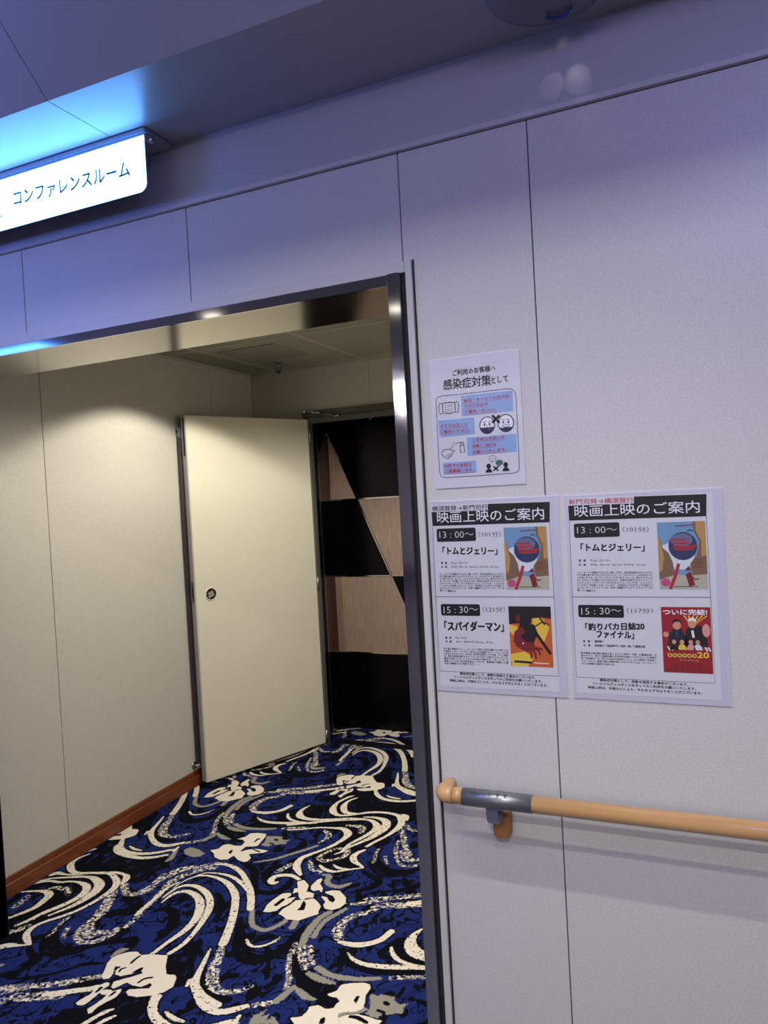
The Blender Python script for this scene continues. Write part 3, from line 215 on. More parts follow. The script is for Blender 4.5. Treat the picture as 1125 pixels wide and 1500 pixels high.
def carpet_fields(X,Y):
    F={k:np.zeros(X.shape,np.float32) for k in ('K','S','G','W','C','K2')}
    def segd(px,py,a,b):
        dx,dy=b[0]-a[0],b[1]-a[1]; L=dx*dx+dy*dy+1e-12
        t=np.clip(((px-a[0])*dx+(py-a[1])*dy)/L,0,1); return np.hypot(px-a[0]-t*dx,py-a[1]-t*dy),t
    def smooth(P):
        P=np.array(P); 
        if len(P)<3: return P
        out=[]; n=len(P)
        for i in range(n-1):
            p0=P[max(i-1,0)];p1=P[i];p2=P[i+1];p3=P[min(i+2,n-1)]
            for t in (0,.25,.5,.75):
                out.append(.5*((2*p1)+(-p0+p2)*t+(2*p0-5*p1+4*p2-p3)*t*t+(-p0+3*p1-3*p2+p3)*t**3))
        out.append(P[-1]); return np.array(out)
    xs=X[0,:]; ys=Y[:,0]
    for ty,kind,pts,offs in CARPET:
        P0=np.array(pts,float)/1000
        if kind=='s': P0[:,2]*=.80
        if kind=='s': P0=smooth(P0)
        for i,j in offs:
            P=P0.copy(); P[:,0]+=i*LU[0]+j*LW[0]; P[:,1]+=i*LU[1]+j*LW[1]
            mg=.05+(P[:,2].max()/2 if kind=='s' else 0)
            i0,i1=np.searchsorted(xs,[P[:,0].min()-mg,P[:,0].max()+mg]); j0,j1=np.searchsorted(ys,[P[:,1].min()-mg,P[:,1].max()+mg])
            if i1<=i0 or j1<=j0: continue
            if kind=='s':
                for a,b in zip(P,P[1:]):
                    m2=.05+max(a[2],b[2])/2
                    a0,a1=np.searchsorted(xs,[min(a[0],b[0])-m2,max(a[0],b[0])+m2]); b0,b1=np.searchsorted(ys,[min(a[1],b[1])-m2,max(a[1],b[1])+m2])
                    if a1<=a0 or b1<=b0: continue
                    px=X[b0:b1,a0:a1]; py=Y[b0:b1,a0:a1]
                    dd,t=segd(px,py,a,b); s=dd-(a[2]+(b[2]-a[2])*t)/2
                    v=F[ty][b0:b1,a0:a1]; np.maximum(v,.05-s,out=v)
            else:
                px=X[j0:j1,i0:i1]; py=Y[j0:j1,i0:i1]; ins=np.zeros(px.shape,bool); dm=np.full(px.shape,9.)
                for a,b in zip(P,np.roll(P,-1,0)):
                    dd,_=segd(px,py,a,b); dm=np.minimum(dm,dd)
                    if a[1]!=b[1]: ins^=((a[1]>py)!=(b[1]>py))&(px<(b[0]-a[0])*(py-a[1])/(b[1]-a[1])+a[0])
                s=np.where(ins,-dm,dm); v=F[ty][j0:j1,i0:i1]; np.maximum(v,.05-s,out=v)
    return F
def build_floor():
    x0,x1,y0,y1=-2.60,-.70,-.16,2.76; nx,ny=381,585
    X,Y=np.meshgrid(np.linspace(x0,x1,nx),np.linspace(y0,y1,ny)); F=carpet_fields(X,Y)
    V=np.stack([X.ravel(),Y.ravel(),np.zeros(X.size)],1)
    idx=np.arange(nx*ny).reshape(ny,nx); Q=np.stack([idx[:-1,:-1].ravel(),idx[:-1,1:].ravel(),idx[1:,1:].ravel(),idx[1:,:-1].ravel()],1)
    big=[(-4.6,-2.6,-.16,2.76),(-.70,3,-.16,2.76),(-4.6,3,2.76,4.2)]
    ev=[];eq=[]
    for a,b,c,e in big:
        k=len(V)+len(ev); ev+=[(a,c,0),(b,c,0),(b,e,0),(a,e,0)]; eq.append((k,k+1,k+2,k+3))
    V=np.vstack([V,ev]); Q=np.vstack([Q,eq])
    me=bpy.data.meshes.new('floor'); me.vertices.add(len(V)); me.vertices.foreach_set('co',V.astype(np.float32).ravel())
    me.loops.add(Q.size); me.loops.foreach_set('vertex_index',Q.ravel().astype(np.int32)); me.polygons.add(len(Q))
    me.polygons.foreach_set('loop_start',np.arange(0,Q.size,4,dtype=np.int32))
    me.update(calc_edges=True)
    for k,v in F.items():
        a=me.attributes.new(k,'FLOAT','POINT'); a.data.foreach_set('value',np.concatenate([v.ravel(),np.zeros(len(ev),np.float32)]))
    o=link('floor',me,None,CARPETM); tag(o,kind='structure')
build_floor()
BAND_=None
# ------------------------------------------------------------------ front wall (corridor side, face at y=0)
TH=.24; ZT=2.284; OX0,OX1,OZ=-2.375,-.658,1.984
wf=empty('wall_front','structure')
box('backing',-4.6,OX0,.006,TH,0,2.6,GROOVE,wf); box('backing',OX1,3,.006,TH,0,2.6,GROOVE,wf); box('backing',OX0,OX1,.006,TH,OZ+.005,2.6,GROOVE,wf)
g=.0012
def panel(x0,x1,z0,z1): box('panel',x0+g,x1-g,0,.012,z0,z1,WALL,wf,bev=.0008)
for a,b in ((-3.02,-2.424),): panel(a,OX0-.04,0,ZT)
for a,b in ((OX0-.04,-1.824),(-1.824,-1.224),(-1.224,-.624)): panel(a,b,OZ+.04,ZT)
panel(-.624,-.326,0,ZT)
for i in range(3): panel(-.326+.6*i,.274+.6*i,0,ZT)
for i in range(2): panel(-4.22+.6*i,-3.62+.6*i,0,ZT)
# moulding line, vertical band, soffit, sloping cove and corridor ceiling
t=box('trim_1',-4.6,3,-.012,.0,ZT+.001,ZT+.012,TRIM); tag(t,kind='structure')
cb=empty('ceiling_bulkhead','structure')
box('band_panel',-4.6,3,-.010,.02,ZT+.013,2.449,BAND,cb)
ZS=2.449
for a,b in ((-4.6,-3.151),(-3.151,-1.351),(-1.351,.449),(.449,2.249),(2.249,3)):
    box('soffit_panel',a+g,b-g,-.316,-.0095,ZS,ZS+.02,SOF,cb)
    bm=bmesh.new(); y0,z0,y1,z1=-.3165,ZS-.001,-.64,ZS+.322
    q=[(y0,z0),(y1,z1),(y1+.014,z1+.014),(y0+.014,z0+.014)]
    A=[bm.verts.new((a+g,yy,zz)) for yy,zz in q]; B=[bm.verts.new((b-g,yy,zz)) for yy,zz in q]
    bm.faces.new(A); bm.faces.new(B[::-1])
    for i in range(4): bm.faces.new((A[i],B[i],B[(i+1)%4],A[(i+1)%4]))
    bmesh.ops.recalc_face_normals(bm,faces=bm.faces[:]); bmesh_obj('sloping_panel',bm,BAND,cb)
bm=bmesh.new(); bx(bm,-4.6,3,-.3,.02,ZS+.022,ZS+.03); bmesh_obj('joint_backing',bm,GROOVE,cb)
ZC=2.77; SY0,SY1=-2.0,-1.382
cc=empty('ceiling','structure')
for a,b in ((-4.6,-2.9),(-2.9,-1.1),(-1.1,.7),(.7,3),(3,5),(-7,-4.6)):
    box('ceiling_panel',a+g,b-g,SY1,-.63,ZC,ZC+.02,BAND,cc); box('ceiling_panel',a+g,b-g,-13,SY0,ZC,ZC+.02,BAND,cc)
ow=tag(box('wall_rear',-7,5,-13.05,-13,0,ZC,WALL),kind='structure')
tag(box('floor_corridor',-7,5,-13,-.16,-.02,0,mat('grey_corridor_floor',(70,70,78),.6,noise=.15,scale=40)),kind='structure')
ROWM=mat('row_tube',(255,255,255),.5,emit=(1,.88,.98),es=34); ROWW=mat('row_tube_warm',(255,255,255),.5,emit=(1,.86,.66),es=5)
for k,yy in enumerate((-6.3,-7.4,-8.6,-10,-11.5)):  # unseen rows, guessed to give the steel frame lights to reflect
    rl=empty('guessed_light_row',None,'guessed white tube light in the hall ceiling behind the viewer, row %s'%('nearest','second','third','fourth','farthest')[k] if 0 else ('nearest','second nearest','middle','second farthest','farthest')[k]+' guessed tube light row in the hall ceiling behind the viewer','ceiling light',(-1,yy,ZC)); rl['group']='guessed tube light rows in the hall ceiling'
    box('housing',-4.2,2.6,yy-.05,yy+.05,ZC-.02,ZC-.0005,BAND,rl); box('tube',-4.15,2.55,yy-.03,yy+.03,ZC-.032,ZC-.0205,ROWM,rl)
BLUEL=mat('blue_light_panel',(60,110,255),.4,emit=(.08,.28,1),es=9)
bp_=empty('blue_ceiling_panel',None,'square blue glowing light panel in the corridor ceiling to the left of the viewer','ceiling light',(-4.9,-2.55,ZC))
box('housing',-5.4,-4.4,-2.72,-2.38,ZC-.012,ZC-.0005,BAND,bp_); box('diffuser',-5.38,-4.42,-2.70,-2.40,ZC-.016,ZC-.0125,BLUEL,bp_)
for kx_,ky_,lb in ((-2.98,-2.55,'left'),(-1.88,-3.1,'right')):
    dl=empty('round_downlight',None,'small warm round downlight in the corridor ceiling behind the viewer, the %s one of two'%lb,'ceiling light',(kx_,ky_,ZC))
    tube('rim',[(kx_,ky_,ZC),(kx_,ky_,ZC-.008)],.075,BAND,dl,24); tube('lens',[(kx_,ky_,ZC-.0082),(kx_,ky_,ZC-.012)],.06,ROWW,dl,24)
lf=empty('linear_ceiling_light',None,'long recessed white light slot in the corridor ceiling','ceiling light',(0,-1.55,ZC))
bm=bmesh.new(); bx(bm,-2.6,1.6,SY0,SY1,ZC+.12,ZC+.14); bx(bm,-2.6,1.6,SY0-.01,SY0,ZC,ZC+.14); bx(bm,-2.6,1.6,SY1,SY1+.01,ZC,ZC+.14)
bmesh_obj('housing',bm,BAND,lf)
box('diffuser',-2.4,1.4,-1.57,-1.53,ZC+.09,ZC+.10,mat('white_tube',(255,255,255),.5,emit=(1,.96,1),es=6),lf)
# ------------------------------------------------------------------ stainless doorway frame and painted surround
fr=empty('trim_2','structure')
box('steel_jamb',OX1-.0,OX1+.030,-.020,TH,0,OZ+.026,STEEL,fr,bev=.0015)
box('steel_jamb',OX0-.030,OX0,-.020,TH,0,OZ+.026,STEEL,fr,bev=.0015)
box('steel_head',OX0,OX1-.001,-.018,-.008,OZ,OZ+.024,STEEL,fr,bev=.0015); box('steel_soffit',OX0,OX1-.001,-.008,TH,OZ+.0005,OZ+.01,STEELH,fr)
box('shadow_gap',OX1+.030,OX1+.042,-.002,.01,0,OZ+.03,GROOVE,fr)
box('painted_trim',OX1+.041,OX1+.057,-.010,.004,0,OZ+.0525,TRIM,fr,bev=.001); box('painted_trim',OX0-.057,OX0-.031,-.010,.004,0,OZ+.0525,TRIM,fr,bev=.001)
box('painted_trim',OX0-.03,OX1+.0405,-.010,.004,OZ+.0265,OZ+.0525,TRIM,fr,bev=.001)
box('painted_shadow_line',OX1+.0575,OX1+.0605,-.003,.004,0,OZ+.054,GROOVE,fr)  # dark strip painting the thin shadow beside the trim
# ------------------------------------------------------------------ vestibule
XL=-2.616; YF=2.37; ZV=2.314; XR=-.35
wl=empty('wall_left','structure')
box('backing',XL-.1,XL-.004,TH,3.4,0,2.5,GROOVE,wl)
for a,b in ((TH-.1,.745),(.745,1.945),(1.945,2.37)): box('panel',XL-.02,XL,a+g,b-g,.06,ZV,VWALL,wl,bev=.0008)
bb=tag(bpy.data.objects.new('baseboard_left',None),kind='structure'); COL.objects.link(bb)
prof=[(0,0),(.0,.081),(.004,.083),(.0075,.079),(.0075,.062),(.0045,.060),(.0045,.054),(.010,.050),(.011,.0)]
bm=bmesh.new(); A=[bm.verts.new((XL+x,TH-.05,z)) for x,z in prof]; B=[bm.verts.new((XL+x,YF,z)) for x,z in prof]
bm.faces.new(A); bm.faces.new(B[::-1])
for i in range(len(prof)): bm.faces.new((A[i],B[i],B[(i+1)%len(prof)],A[(i+1)%len(prof)]))
bmesh.ops.recalc_face_normals(bm,faces=bm.faces[:]); bmesh_obj('skirting_board',bm,BASEB,bb)
DX0,DX1,DZ=-2.212,-1.32,1.972
wb=empty('wall_back','structure')
box('backing',XL,DX0-.03,YF+.012,YF+.03,0,ZV,GROOVE,wb); box('backing',DX1+.03,XR,YF+.012,YF+.03,0,ZV,GROOVE,wb); box('backing',DX0-.03,DX1+.03,YF+.012,YF+.03,DZ+.07,ZV,GROOVE,wb)
box('panel',XL+.001,DX0-.05,YF,YF+.012,0,ZV,VWALL,wb); box('panel',DX0-.05,-1.80-g,YF,YF+.012,DZ+.075,ZV,VWALL,wb); box('panel',-1.80+g,-1.2-g,YF,YF+.012,DZ+.075,ZV,VWALL,wb); box('panel',-1.2+g,XR,YF,YF+.012,0,ZV,VWALL,wb)
tag(box('wall_right',XR,XR+.05,TH,3.4,0,ZV,VWALL),kind='structure')
vc=empty('ceiling_vestibule','structure')
gx=[XL,-2.412,-1.817,-1.222,-.627,XR]; gy=[TH,.97,1.57,2.30,YF]
for i in range(5):
    for j in range(4):
        if i==1 and j==2:
            x0,x1,y0,y1=gx[i]+.008,gx[i+1]-.008,gy[j]+.008,gy[j+1]-.008; hx0,hx1,hy0,hy1=-2.36,-2.00,1.667,2.03
            bm=bmesh.new()
            bx(bm,x0,hx0,y0,y1,ZV,ZV+.015); bx(bm,hx1,x1,y0,y1,ZV,ZV+.015); bx(bm,hx0,hx1,y0,hy0,ZV,ZV+.015); bx(bm,hx0,hx1,hy1,y1,ZV,ZV+.015)
            bmesh_obj('ceiling_panel',bm,VCEIL,vc)
        else: box('ceiling_panel',gx[i]+.008,gx[i+1]-.008,gy[j]+.008,gy[j+1]-.008,ZV,ZV+.015,VCEIL,vc)
for x in gx[1:-1]: box('joint_strip',x-.008,x+.008,TH,YF,ZV-.003,ZV+.01,VGRID,vc)
for y in gy[1:-1]:
    for a,b in zip(gx,gx[1:]): box('joint_strip',a+.008,b-.008,y-.008,y+.008,ZV-.0025,ZV+.009,VGRID,vc)
box('cornice',XL,XL+.012,TH,YF,ZV-.012,ZV+.004,VGRID,vc); box('cornice',XL+.012,XR,YF-.012,YF,ZV-.012,ZV+.004,VGRID,vc)
box('void_above',XL,XR,TH,YF,ZV+.05,ZV+.06,GROOVE,vc)
vt=empty('ceiling_vent',None,'square louvred vent grille set in the ceiling beyond the doorway','vent',(-2.18,1.85,ZV))
bm=bmesh.new()
for a in ((-2.352,-2.338,1.675,2.022),(-2.022,-2.008,1.675,2.022),(-2.338,-2.022,1.675,1.689),(-2.338,-2.022,2.008,2.022)): bx(bm,*a,ZV-.004,ZV+.008)
bmesh_obj('frame',bm,VCEIL,vt)
for k in range(11): box('slat',-2.336,-2.024,1.694+k*.0287,1.694+k*.0287+.021,ZV-.001,ZV+.004,VCEIL,vt)
sp=empty('fire_sprinkler',None,'small metal sprinkler head hanging from the ceiling beyond the doorway','sprinkler',(-2.26,2.12,ZV))
tube('escutcheon',[(-2.26,2.12,ZV),(-2.26,2.12,ZV-.006)],[.026,.02],SATIN,sp,20)
tube('stem',[(-2.26,2.12,ZV-.006),(-2.26,2.12,ZV-.03)],.008,SATIN,sp,12)
bm=bmesh.new(); tube_pts(bm,[(-2.272,2.12,ZV-.028),(-2.274,2.12,ZV-.042),(-2.26,2.12,ZV-.056)],.0025,8); tube_pts(bm,[(-2.248,2.12,ZV-.028),(-2.246,2.12,ZV-.042),(-2.26,2.12,ZV-.056)],.0025,8); bmesh_obj('yoke',bm,GROOVE,sp)
tube('deflector',[(-2.26,2.12,ZV-.056),(-2.26,2.12,ZV-.059)],.016,GROOVE,sp,16)
# ------------------------------------------------------------------ inner door: frame, leaf with its furniture
dr=empty('door_1','structure')
FRM=mat('door_frame_paint',(88,86,80),.35)
bm=bmesh.new(); bx(bm,DX0-.035,DX1+.035,YF-.012,YF+.03,DZ,DZ+.035,.001); bmesh_obj('door_frame',bm,FRM,dr)
bm=bmesh.new(); bx(bm,DX0-.04,DX1+.04,YF-.02,YF,DZ+.037,DZ+.073,.001); bmesh_obj('head_rail',bm,mat('dark_head_rail',(86,80,72),.35),dr)
for a in ((DX0-.035,DX0),(DX1,DX1+.035)):
    bm=bmesh.new(); bx(bm,a[0],a[1],YF-.012,YF+.03,0,DZ-.001,.001); bmesh_obj('door_frame',bm,FRM,dr)
box('threshold',DX0,DX1,YF+.05,YF+.12,0,.004,mat('threshold_strip',(20,19,20),.4),dr)
Fp=Vector((-2.5439,1.6093,0)); Hp=Vector((-2.2164,2.3728,0)); dv=(Hp-Fp).normalized(); nv=Vector((dv.y,-dv.x,0)); LW_=(Hp-Fp).length-.004
leafM=Matrix(((dv.x,-nv.x,0,Fp.x),(dv.y,-nv.y,0,Fp.y),(0,0,1,0),(0,0,0,1)))  # local x along leaf from free edge, y into the leaf, z up
def leafpart(name,bm,m,parent=None):
    bmesh.ops.transform(bm,matrix=leafM,verts=bm.verts[:]); return bmesh_obj(name,bm,m,parent or dr)
bm=bmesh.new(); bx(bm,0.003,LW_,.0,.045,.02,1.995,.002); leaf=leafpart('door_leaf',bm,LEAF)
bm=bmesh.new(); bx(bm,-.0015,.003,.003,.044,.022,1.993,.0008); bx(bm,.004,LW_,.004,.04,1.994,1.9965); es=leafpart('edge_strip',bm,EDGE,leaf)
for z in (.4,.72,1.1,1.35,1.6,1.8):
    bm=bmesh.new(); tube_pts(bm,[(-.001,.022,z),(-.003,.022,z)],.003,8); leafpart('screw',bm,GROOVE,leaf)
bm=bmesh.new(); bx(bm,-.003,0,.014,.032,.99,1.10,.001); leafpart('latch_plate',bm,SATIN,leaf)
bm=bmesh.new(); bx(bm,-.0036,-.002,.018,.028,1.02,1.07); leafpart('latch_bolt',bm,GROOVE,leaf)
bm=bmesh.new(); bx(bm,-.0035,0,.012,.026,1.78,1.985); leafpart('seal_slot',bm,GROOVE,leaf)
hx,hz=.093,1.028
def ringdisc(bm,x,z,r0,r1,y0,y1,seg=32):
    a=[[],[],[],[]]
    for k in range(seg):
        c,s=math.cos(2*math.pi*k/seg),math.sin(2*math.pi*k/seg)
        a[0].append(bm.verts.new((x+r1*c,0,z+r1*s))); a[1].append(bm.verts.new((x+(r1-.002)*c,y0,z+(r1-.002)*s))); a[2].append(bm.verts.new((x+r0*c,y0,z+r0*s))); a[3].append(bm.verts.new((x+r0*c*.97,y1,z+r0*s*.97)))
    for A,B in zip(a,a[1:]):
        for k in range(seg): bm.faces.new((A[k],A[(k+1)%seg],B[(k+1)%seg],B[k])).smooth=False
bm=bmesh.new(); ringdisc(bm,hx,hz,.031,.037,-.004,-.0005); hb=leafpart('flush_handle',bm,LEAF,leaf)
bm=bmesh.new(); tube_pts(bm,[(hx,-.0003,hz),(hx,-.0012,hz)],.031,32); leafpart('handle_cup',bm,mat('dark_cup',(48,44,38),.25,.8),leaf)
bm=bmesh.new()
pts=[]
for k in range(12):
    rr=.027 if k%3 else .020; an=k*math.pi/6+.3; pts.append((hx-.001+rr*.86*math.cos(an),hz+rr*.86*math.sin(an)))
A=[bm.verts.new((x,-.0014,z)) for x,z in pts]; B=[bm.verts.new((hx+(x-hx)*.85,-.005,hz+(z-hz)*.85)) for x,z in pts]
bm.faces.new(B)
for k in range(12): bm.faces.new((A[k],A[(k+1)%12],B[(k+1)%12],B[k]))
bmesh.ops.recalc_face_normals(bm,faces=bm.faces[:]); leafpart('turn_ring',bm,CHROME,leaf)
for an in (1.7,3.3,4.9):
    bm=bmesh.new(); tube_pts(bm,[(hx+.017*math.cos(an),-.005,hz+.017*math.sin(an)),(hx+.017*math.cos(an),-.0056,hz+.017*math.sin(an))],.0032,10); leafpart('screw',bm,GROOVE,leaf)
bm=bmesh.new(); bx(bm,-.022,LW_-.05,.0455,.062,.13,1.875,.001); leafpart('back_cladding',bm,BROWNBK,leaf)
bm=bmesh.new(); bx(bm,-.018,.03,.0455,.061,1.878,1.935,.003); bx(bm,-.022,-.018,.0455,.062,1.885,1.94,.001); leafpart('roller_bracket',bm,SATIN,leaf)
bm=bmesh.new(); tube_pts(bm,[(-.022,.054,1.912),(-.024,.054,1.912)],.007,14); leafpart('roller',bm,GROOVE,leaf)
ds=empty('door_stop',None,'small chrome door stop on the left wall low behind the open door','door stop',(XL,1.63,.11))
tube('stem',[(XL,1.60,.112),(XL+.030,1.60,.112)],.008,SATIN,ds,12); tube('base_plate',[(XL,1.60,.112),(XL+.006,1.60,.112)],.02,CHROME,ds,18); tube('rubber_tip',[(XL+.030,1.60,.112),(XL+.040,1.60,.112)],.012,SATIN,ds,14)
# hinges and closer arm
for z in (.06,1.0,1.9): tube('hinge',[(Hp.x+.004,Hp.y-.014,z-.04),(Hp.x+.004,Hp.y-.014,z+.04)],.007,SATIN,dr,12)
a0=Vector(at(445,603,1,YF-.03)); a1=Vector(at(468,604.5,1,YF-.03)); a2=Vector(at(490,608.5,1,YF-.03))
bm=bmesh.new(); bmesh.ops.create_uvsphere(bm,u_segments=14,v_segments=8,radius=.011,matrix=Matrix.Translation(a0)); tube_pts(bm,[a0,a1],.0055,10); bmesh_obj('closer_arm',bm,CHROME,dr,True)
bm=bmesh.new(); tube_pts(bm,[a1,a2],.0045,10); tube_pts(bm,[a2-Vector((.012,0,0)),a2+Vector((.03,0,-.001))],.008,10); bmesh_obj('closer_arm',bm,SATIN,dr)
l0=at(544,609,1,YF+.03); bm=bmesh.new(); tube_pts(bm,[l0,l0+np.array([-.012,0,-.022])],.0035,8); bmesh_obj('strike_catch',bm,SATIN,dr)
# ------------------------------------------------------------------ lobby beyond the inner door
YD=2.73; XM=-2.29
wd=empty('wall_beyond','structure')
tag(wd,kind='structure')
sl=(1.952-.783)/(-2.283+1.791) # dz/dx of the raking strip
def dx_at(z): return -2.283+(z-1.952)/sl
XE=-.9; hs=.004
def dp(name,poly,m): return prism_y(name,poly,YD,YD+.02,m,wd)
Z=[0,.5,1.0,1.5,1.952]
dp('wood_panel',[(XM,1.5+hs),(dx_at(1.5)-hs,1.5+hs),(dx_at(1.94)-hs,1.94)],GOLDW)
dp('black_panel',[(dx_at(1.5)+hs,1.5+hs),(XE,1.5+hs),(XE,2.4),(XM,2.4),(XM,1.962)],BLACK)
dp('black_panel',[(XM,1.0+hs),(dx_at(1.0)-hs,1.0+hs),(dx_at(1.5)-hs,1.5-hs),(XM,1.5-hs)],BLACK)
dp('wood_panel',[(dx_at(1.0)+hs,1.0+hs),(XE,1.0+hs),(XE,1.5-hs),(dx_at(1.5)+hs,1.5-hs)],GOLDW)
dp('wood_panel',[(XM,.5+hs),(dx_at(.5)-hs,.5+hs),(dx_at(1.0)-hs,1.0-hs),(XM,1.0-hs)],GOLDW)
dp('black_panel',[(dx_at(.5)+hs,.5+hs),(XE,.5+hs),(XE,1.0-hs),(dx_at(1.0)+hs,1.0-hs)],BLACK)
dp('black_panel',[(XM,0),(XE,0),(XE,.5-hs),(XM,.5-hs)],BLACK)
def strip(a,b): 
    a=Vector((a[0],0,a[1])); b=Vector((b[0],0,b[1])); q=(b-a).normalized(); nn=Vector((-q.z,0,q.x))*.004
    prism_y('metal_strip',[((a+nn).x,(a+nn).z),((b+nn).x,(b+nn).z),((b-nn).x,(b-nn).z),((a-nn).x,(a-nn).z)],YD-.004,YD+.004,CHROME,wd)
strip((dx_at(1.5),1.5),(XE,1.5)); strip((XM,1.5),(dx_at(1.5),1.5)); strip((XM,1.0),(XE,1.0)); strip((XM,.5),(XE,.5)); strip((XM,1.952),(dx_at(.5),.5))
box('backing',XM,XE,YD+.02,YD+.05,0,2.4,GROOVE,wd)
wm=empty('wall_mirror','structure')
box('mirror_panel',XM-.01,XM,YF+.225,YD,.0,2.4,MIRROR,wm); box('black_panel',XM-.01,XM,YF+.03,YF+.205,0,2.4,BLACK,wm)
box('edge_strip',XM-.005,XM+.003,YF+.207,YF+.222,0,2.4,SATIN,wm)
tag(box('wall_inner',XE,XE+.05,YF+.03,YD,0,2.4,BLACK),kind='structure'); tag(box('ceiling_inner',XM-.05,XE+.05,YF+.03,YD+.05,2.4,2.45,BLACK),kind='structure')
# ------------------------------------------------------------------ back-lit hanging sign
YS=-.118; sx1=-1.249; sx0=-2.15; st_,sb=2.430,2.294
SIGNR=mat('sign_rail_paint',(150,152,170),.3)
sg=empty('hanging_sign',None,'bright back-lit white sign with Japanese lettering hanging under the soffit above the doorway','sign',(-1.7,YS,ZS))
def rrect(x0,x1,z0,z1,r,corners='bl br'):
    p=[]
    def arc(cx,cz,a0): 
        for k in range(7): a=a0+k*math.pi/12; p.append((cx+r*math.cos(a),cz+r*math.sin(a)))
    if 'br' in corners: arc(x1-r,z0+r,-math.pi/2)
    else: p.append((x1,z0))
    if 'tr' in corners: arc(x1-r,z1-r,0)
    else: p.append((x1,z1))
    if 'tl' in corners: arc(x0+r,z1-r,math.pi/2)
    else: p.append((x0,z1))
    if 'bl' in corners: arc(x0+r,z0+r,math.pi)
    else: p.append((x0,z0))
    return p
prism_y('sign_face',rrect(sx0,sx1,sb,st_,.022),YS,YS+.002,SIGNM,sg); prism_y('sign_back',rrect(sx0,sx1,sb,st_,.022),YS+.0022,YS+.006,SIGNR,sg)
box('top_plate',sx0-.01,sx1+.006,YS-.004,-.012,ZS-.010,ZS-.001,SIGNR,sg,bev=.002)
box('mounting_rail',sx0,sx1-.002,YS+.0065,YS+.03,2.418,ZS-.0105,SIGNR,sg)
tube('clamp_screw',[(sx1-.004,YS+.022,2.424),(sx1+.012,YS+.022,2.424)],.0075,CHROME,sg,14)
# ------------------------------------------------------------------ flat printing helpers (on planes of constant y facing the corridor)
class Print:
    def __init__(s,parent,y): s.parent=parent; s.y=y; s.bm=None
    def begin(s,name): s.name=name; s.bm=bmesh.new(); s.mats=[]
    def mi(s,m):
        if m not in s.mats: s.mats.append(m)
        return s.mats.index(m)
    def poly(s,pts,m,layer=0):
        y=s.y-.0001-.00006*layer
        f=s.bm.faces.new([s.bm.verts.new((x,y,z)) for x,z in pts]); f.material_index=s.mi(m); f.normal_update()
        if f.normal.y>0: f.normal_flip()
    def stroke(s,pts,w,m,layer=0,closed=False):
        P=[Vector(p) for p in pts]; n=len(P); L=[];R=[]
        for i in range(n):
            a=P[i-1] if (i or closed) else P[i]; b=P[(i+1)%n] if (i<n-1 or closed) else P[i]
            t=(b-a).normalized(); q=Vector((-t.y,t.x))*(w/2); L.append(P[i]+q); R.append(P[i]-q)
        for i in range(n if closed else n-1):
            j=(i+1)%n; s.poly([L[i],L[j],R[j],R[i]],m,layer)
    def ell(s,c,rx,rz,m,layer=0,a0=0,a1=2*math.pi,seg=20): s.poly([(c[0]+rx*math.cos(a0+(a1-a0)*k/seg),c[1]+rz*math.sin(a0+(a1-a0)*k/seg)) for k in range(seg+(a1-a0<6.28))],m,layer)
    def ring(s,c,rx,rz,w,m,layer=0,a0=0,a1=2*math.pi,seg=20):
        full=a1-a0>6.28; s.stroke([(c[0]+rx*math.cos(a0+(a1-a0)*k/seg),c[1]+rz*math.sin(a0+(a1-a0)*k/seg)) for k in range(seg+(not full))],w,m,layer,full)
    def text(s,body,x0,x1,zl,zr,h,m,bold=0,layer=0,res=1):
        """fit text between x0 and x1, its glyph height h, centred on the line zl..zr"""
        c=bpy.data.curves.new('t','FONT'); c.body=body; c.resolution_u=res; c.offset=min(bold,0)
        o=bpy.data.objects.new('t',c); COL.objects.link(o); me=bpy.data.meshes.new_from_object(o.evaluated_get(bpy.context.evaluated_depsgraph_get()))
        co=np.empty(len(me.vertices)*3,np.float32); me.vertices.foreach_get('co',co); co=co.reshape(-1,3)
        mn,mx=co.min(0),co.max(0); y=s.y-.0001-.00006*layer; i=s.mi(m)
        kx=(x1-x0)/max(mx[0]-mn[0],1e-6); cz=(mn[1]+mx[1])/2; kz=h/max(mx[1]-mn[1],1e-6)
        for kk,(ox,oz) in enumerate(((-bold,-bold),(bold,bold),(-bold,bold),(bold,-bold)) if bold>0 else ((0,0),)):
            yk=y-kk*.000012
            ox*=kz; oz*=kz
            vs=[s.bm.verts.new((x0+(p[0]-mn[0])*kx+ox,yk,(p[1]-cz)*kz+oz+zl+(zr-zl)*(p[0]-mn[0])*kx/(x1-x0))) for p in co]
            for p in me.polygons:
                try: q=s.bm.faces.new([vs[k] for k in p.vertices]); q.material_index=i
                except ValueError: pass
        bpy.data.objects.remove(o); bpy.data.curves.remove(c); bpy.data.meshes.remove(me)
    def end(s):
        return bmesh_obj(s.name,s.bm,s.mats,s.parent)
    # photo-pixel versions, measured on the plane itself
    def P(s,px,py): return xz(px,py,s.y)
    def ptext(s,body,pl,pr,hpx,m,bold=0,layer=1,res=1):
        a=s.P(*pl); b=s.P(*pr); h=s.P((pl[0]+pr[0])/2,(pl[1]+pr[1])/2-hpx/2)[1]-s.P((pl[0]+pr[0])/2,(pl[1]+pr[1])/2+hpx/2)[1]
        s.text(body,a[0],b[0],a[1],b[1],h,m,bold,layer,res)
    def ppoly(s,pts,m,layer=0): s.poly([s.P(*p) for p in pts],m,layer)
    def pstroke(s,pts,wpx,m,layer=1,closed=False):
        a=s.P(*pts[0]); w=abs(s.P(pts[0][0],pts[0][1]+wpx)[1]-a[1]); s.stroke([s.P(*p) for p in pts],w,m,layer,closed)
pr=Print(sg,YS-.0003); pr.begin('lettering')
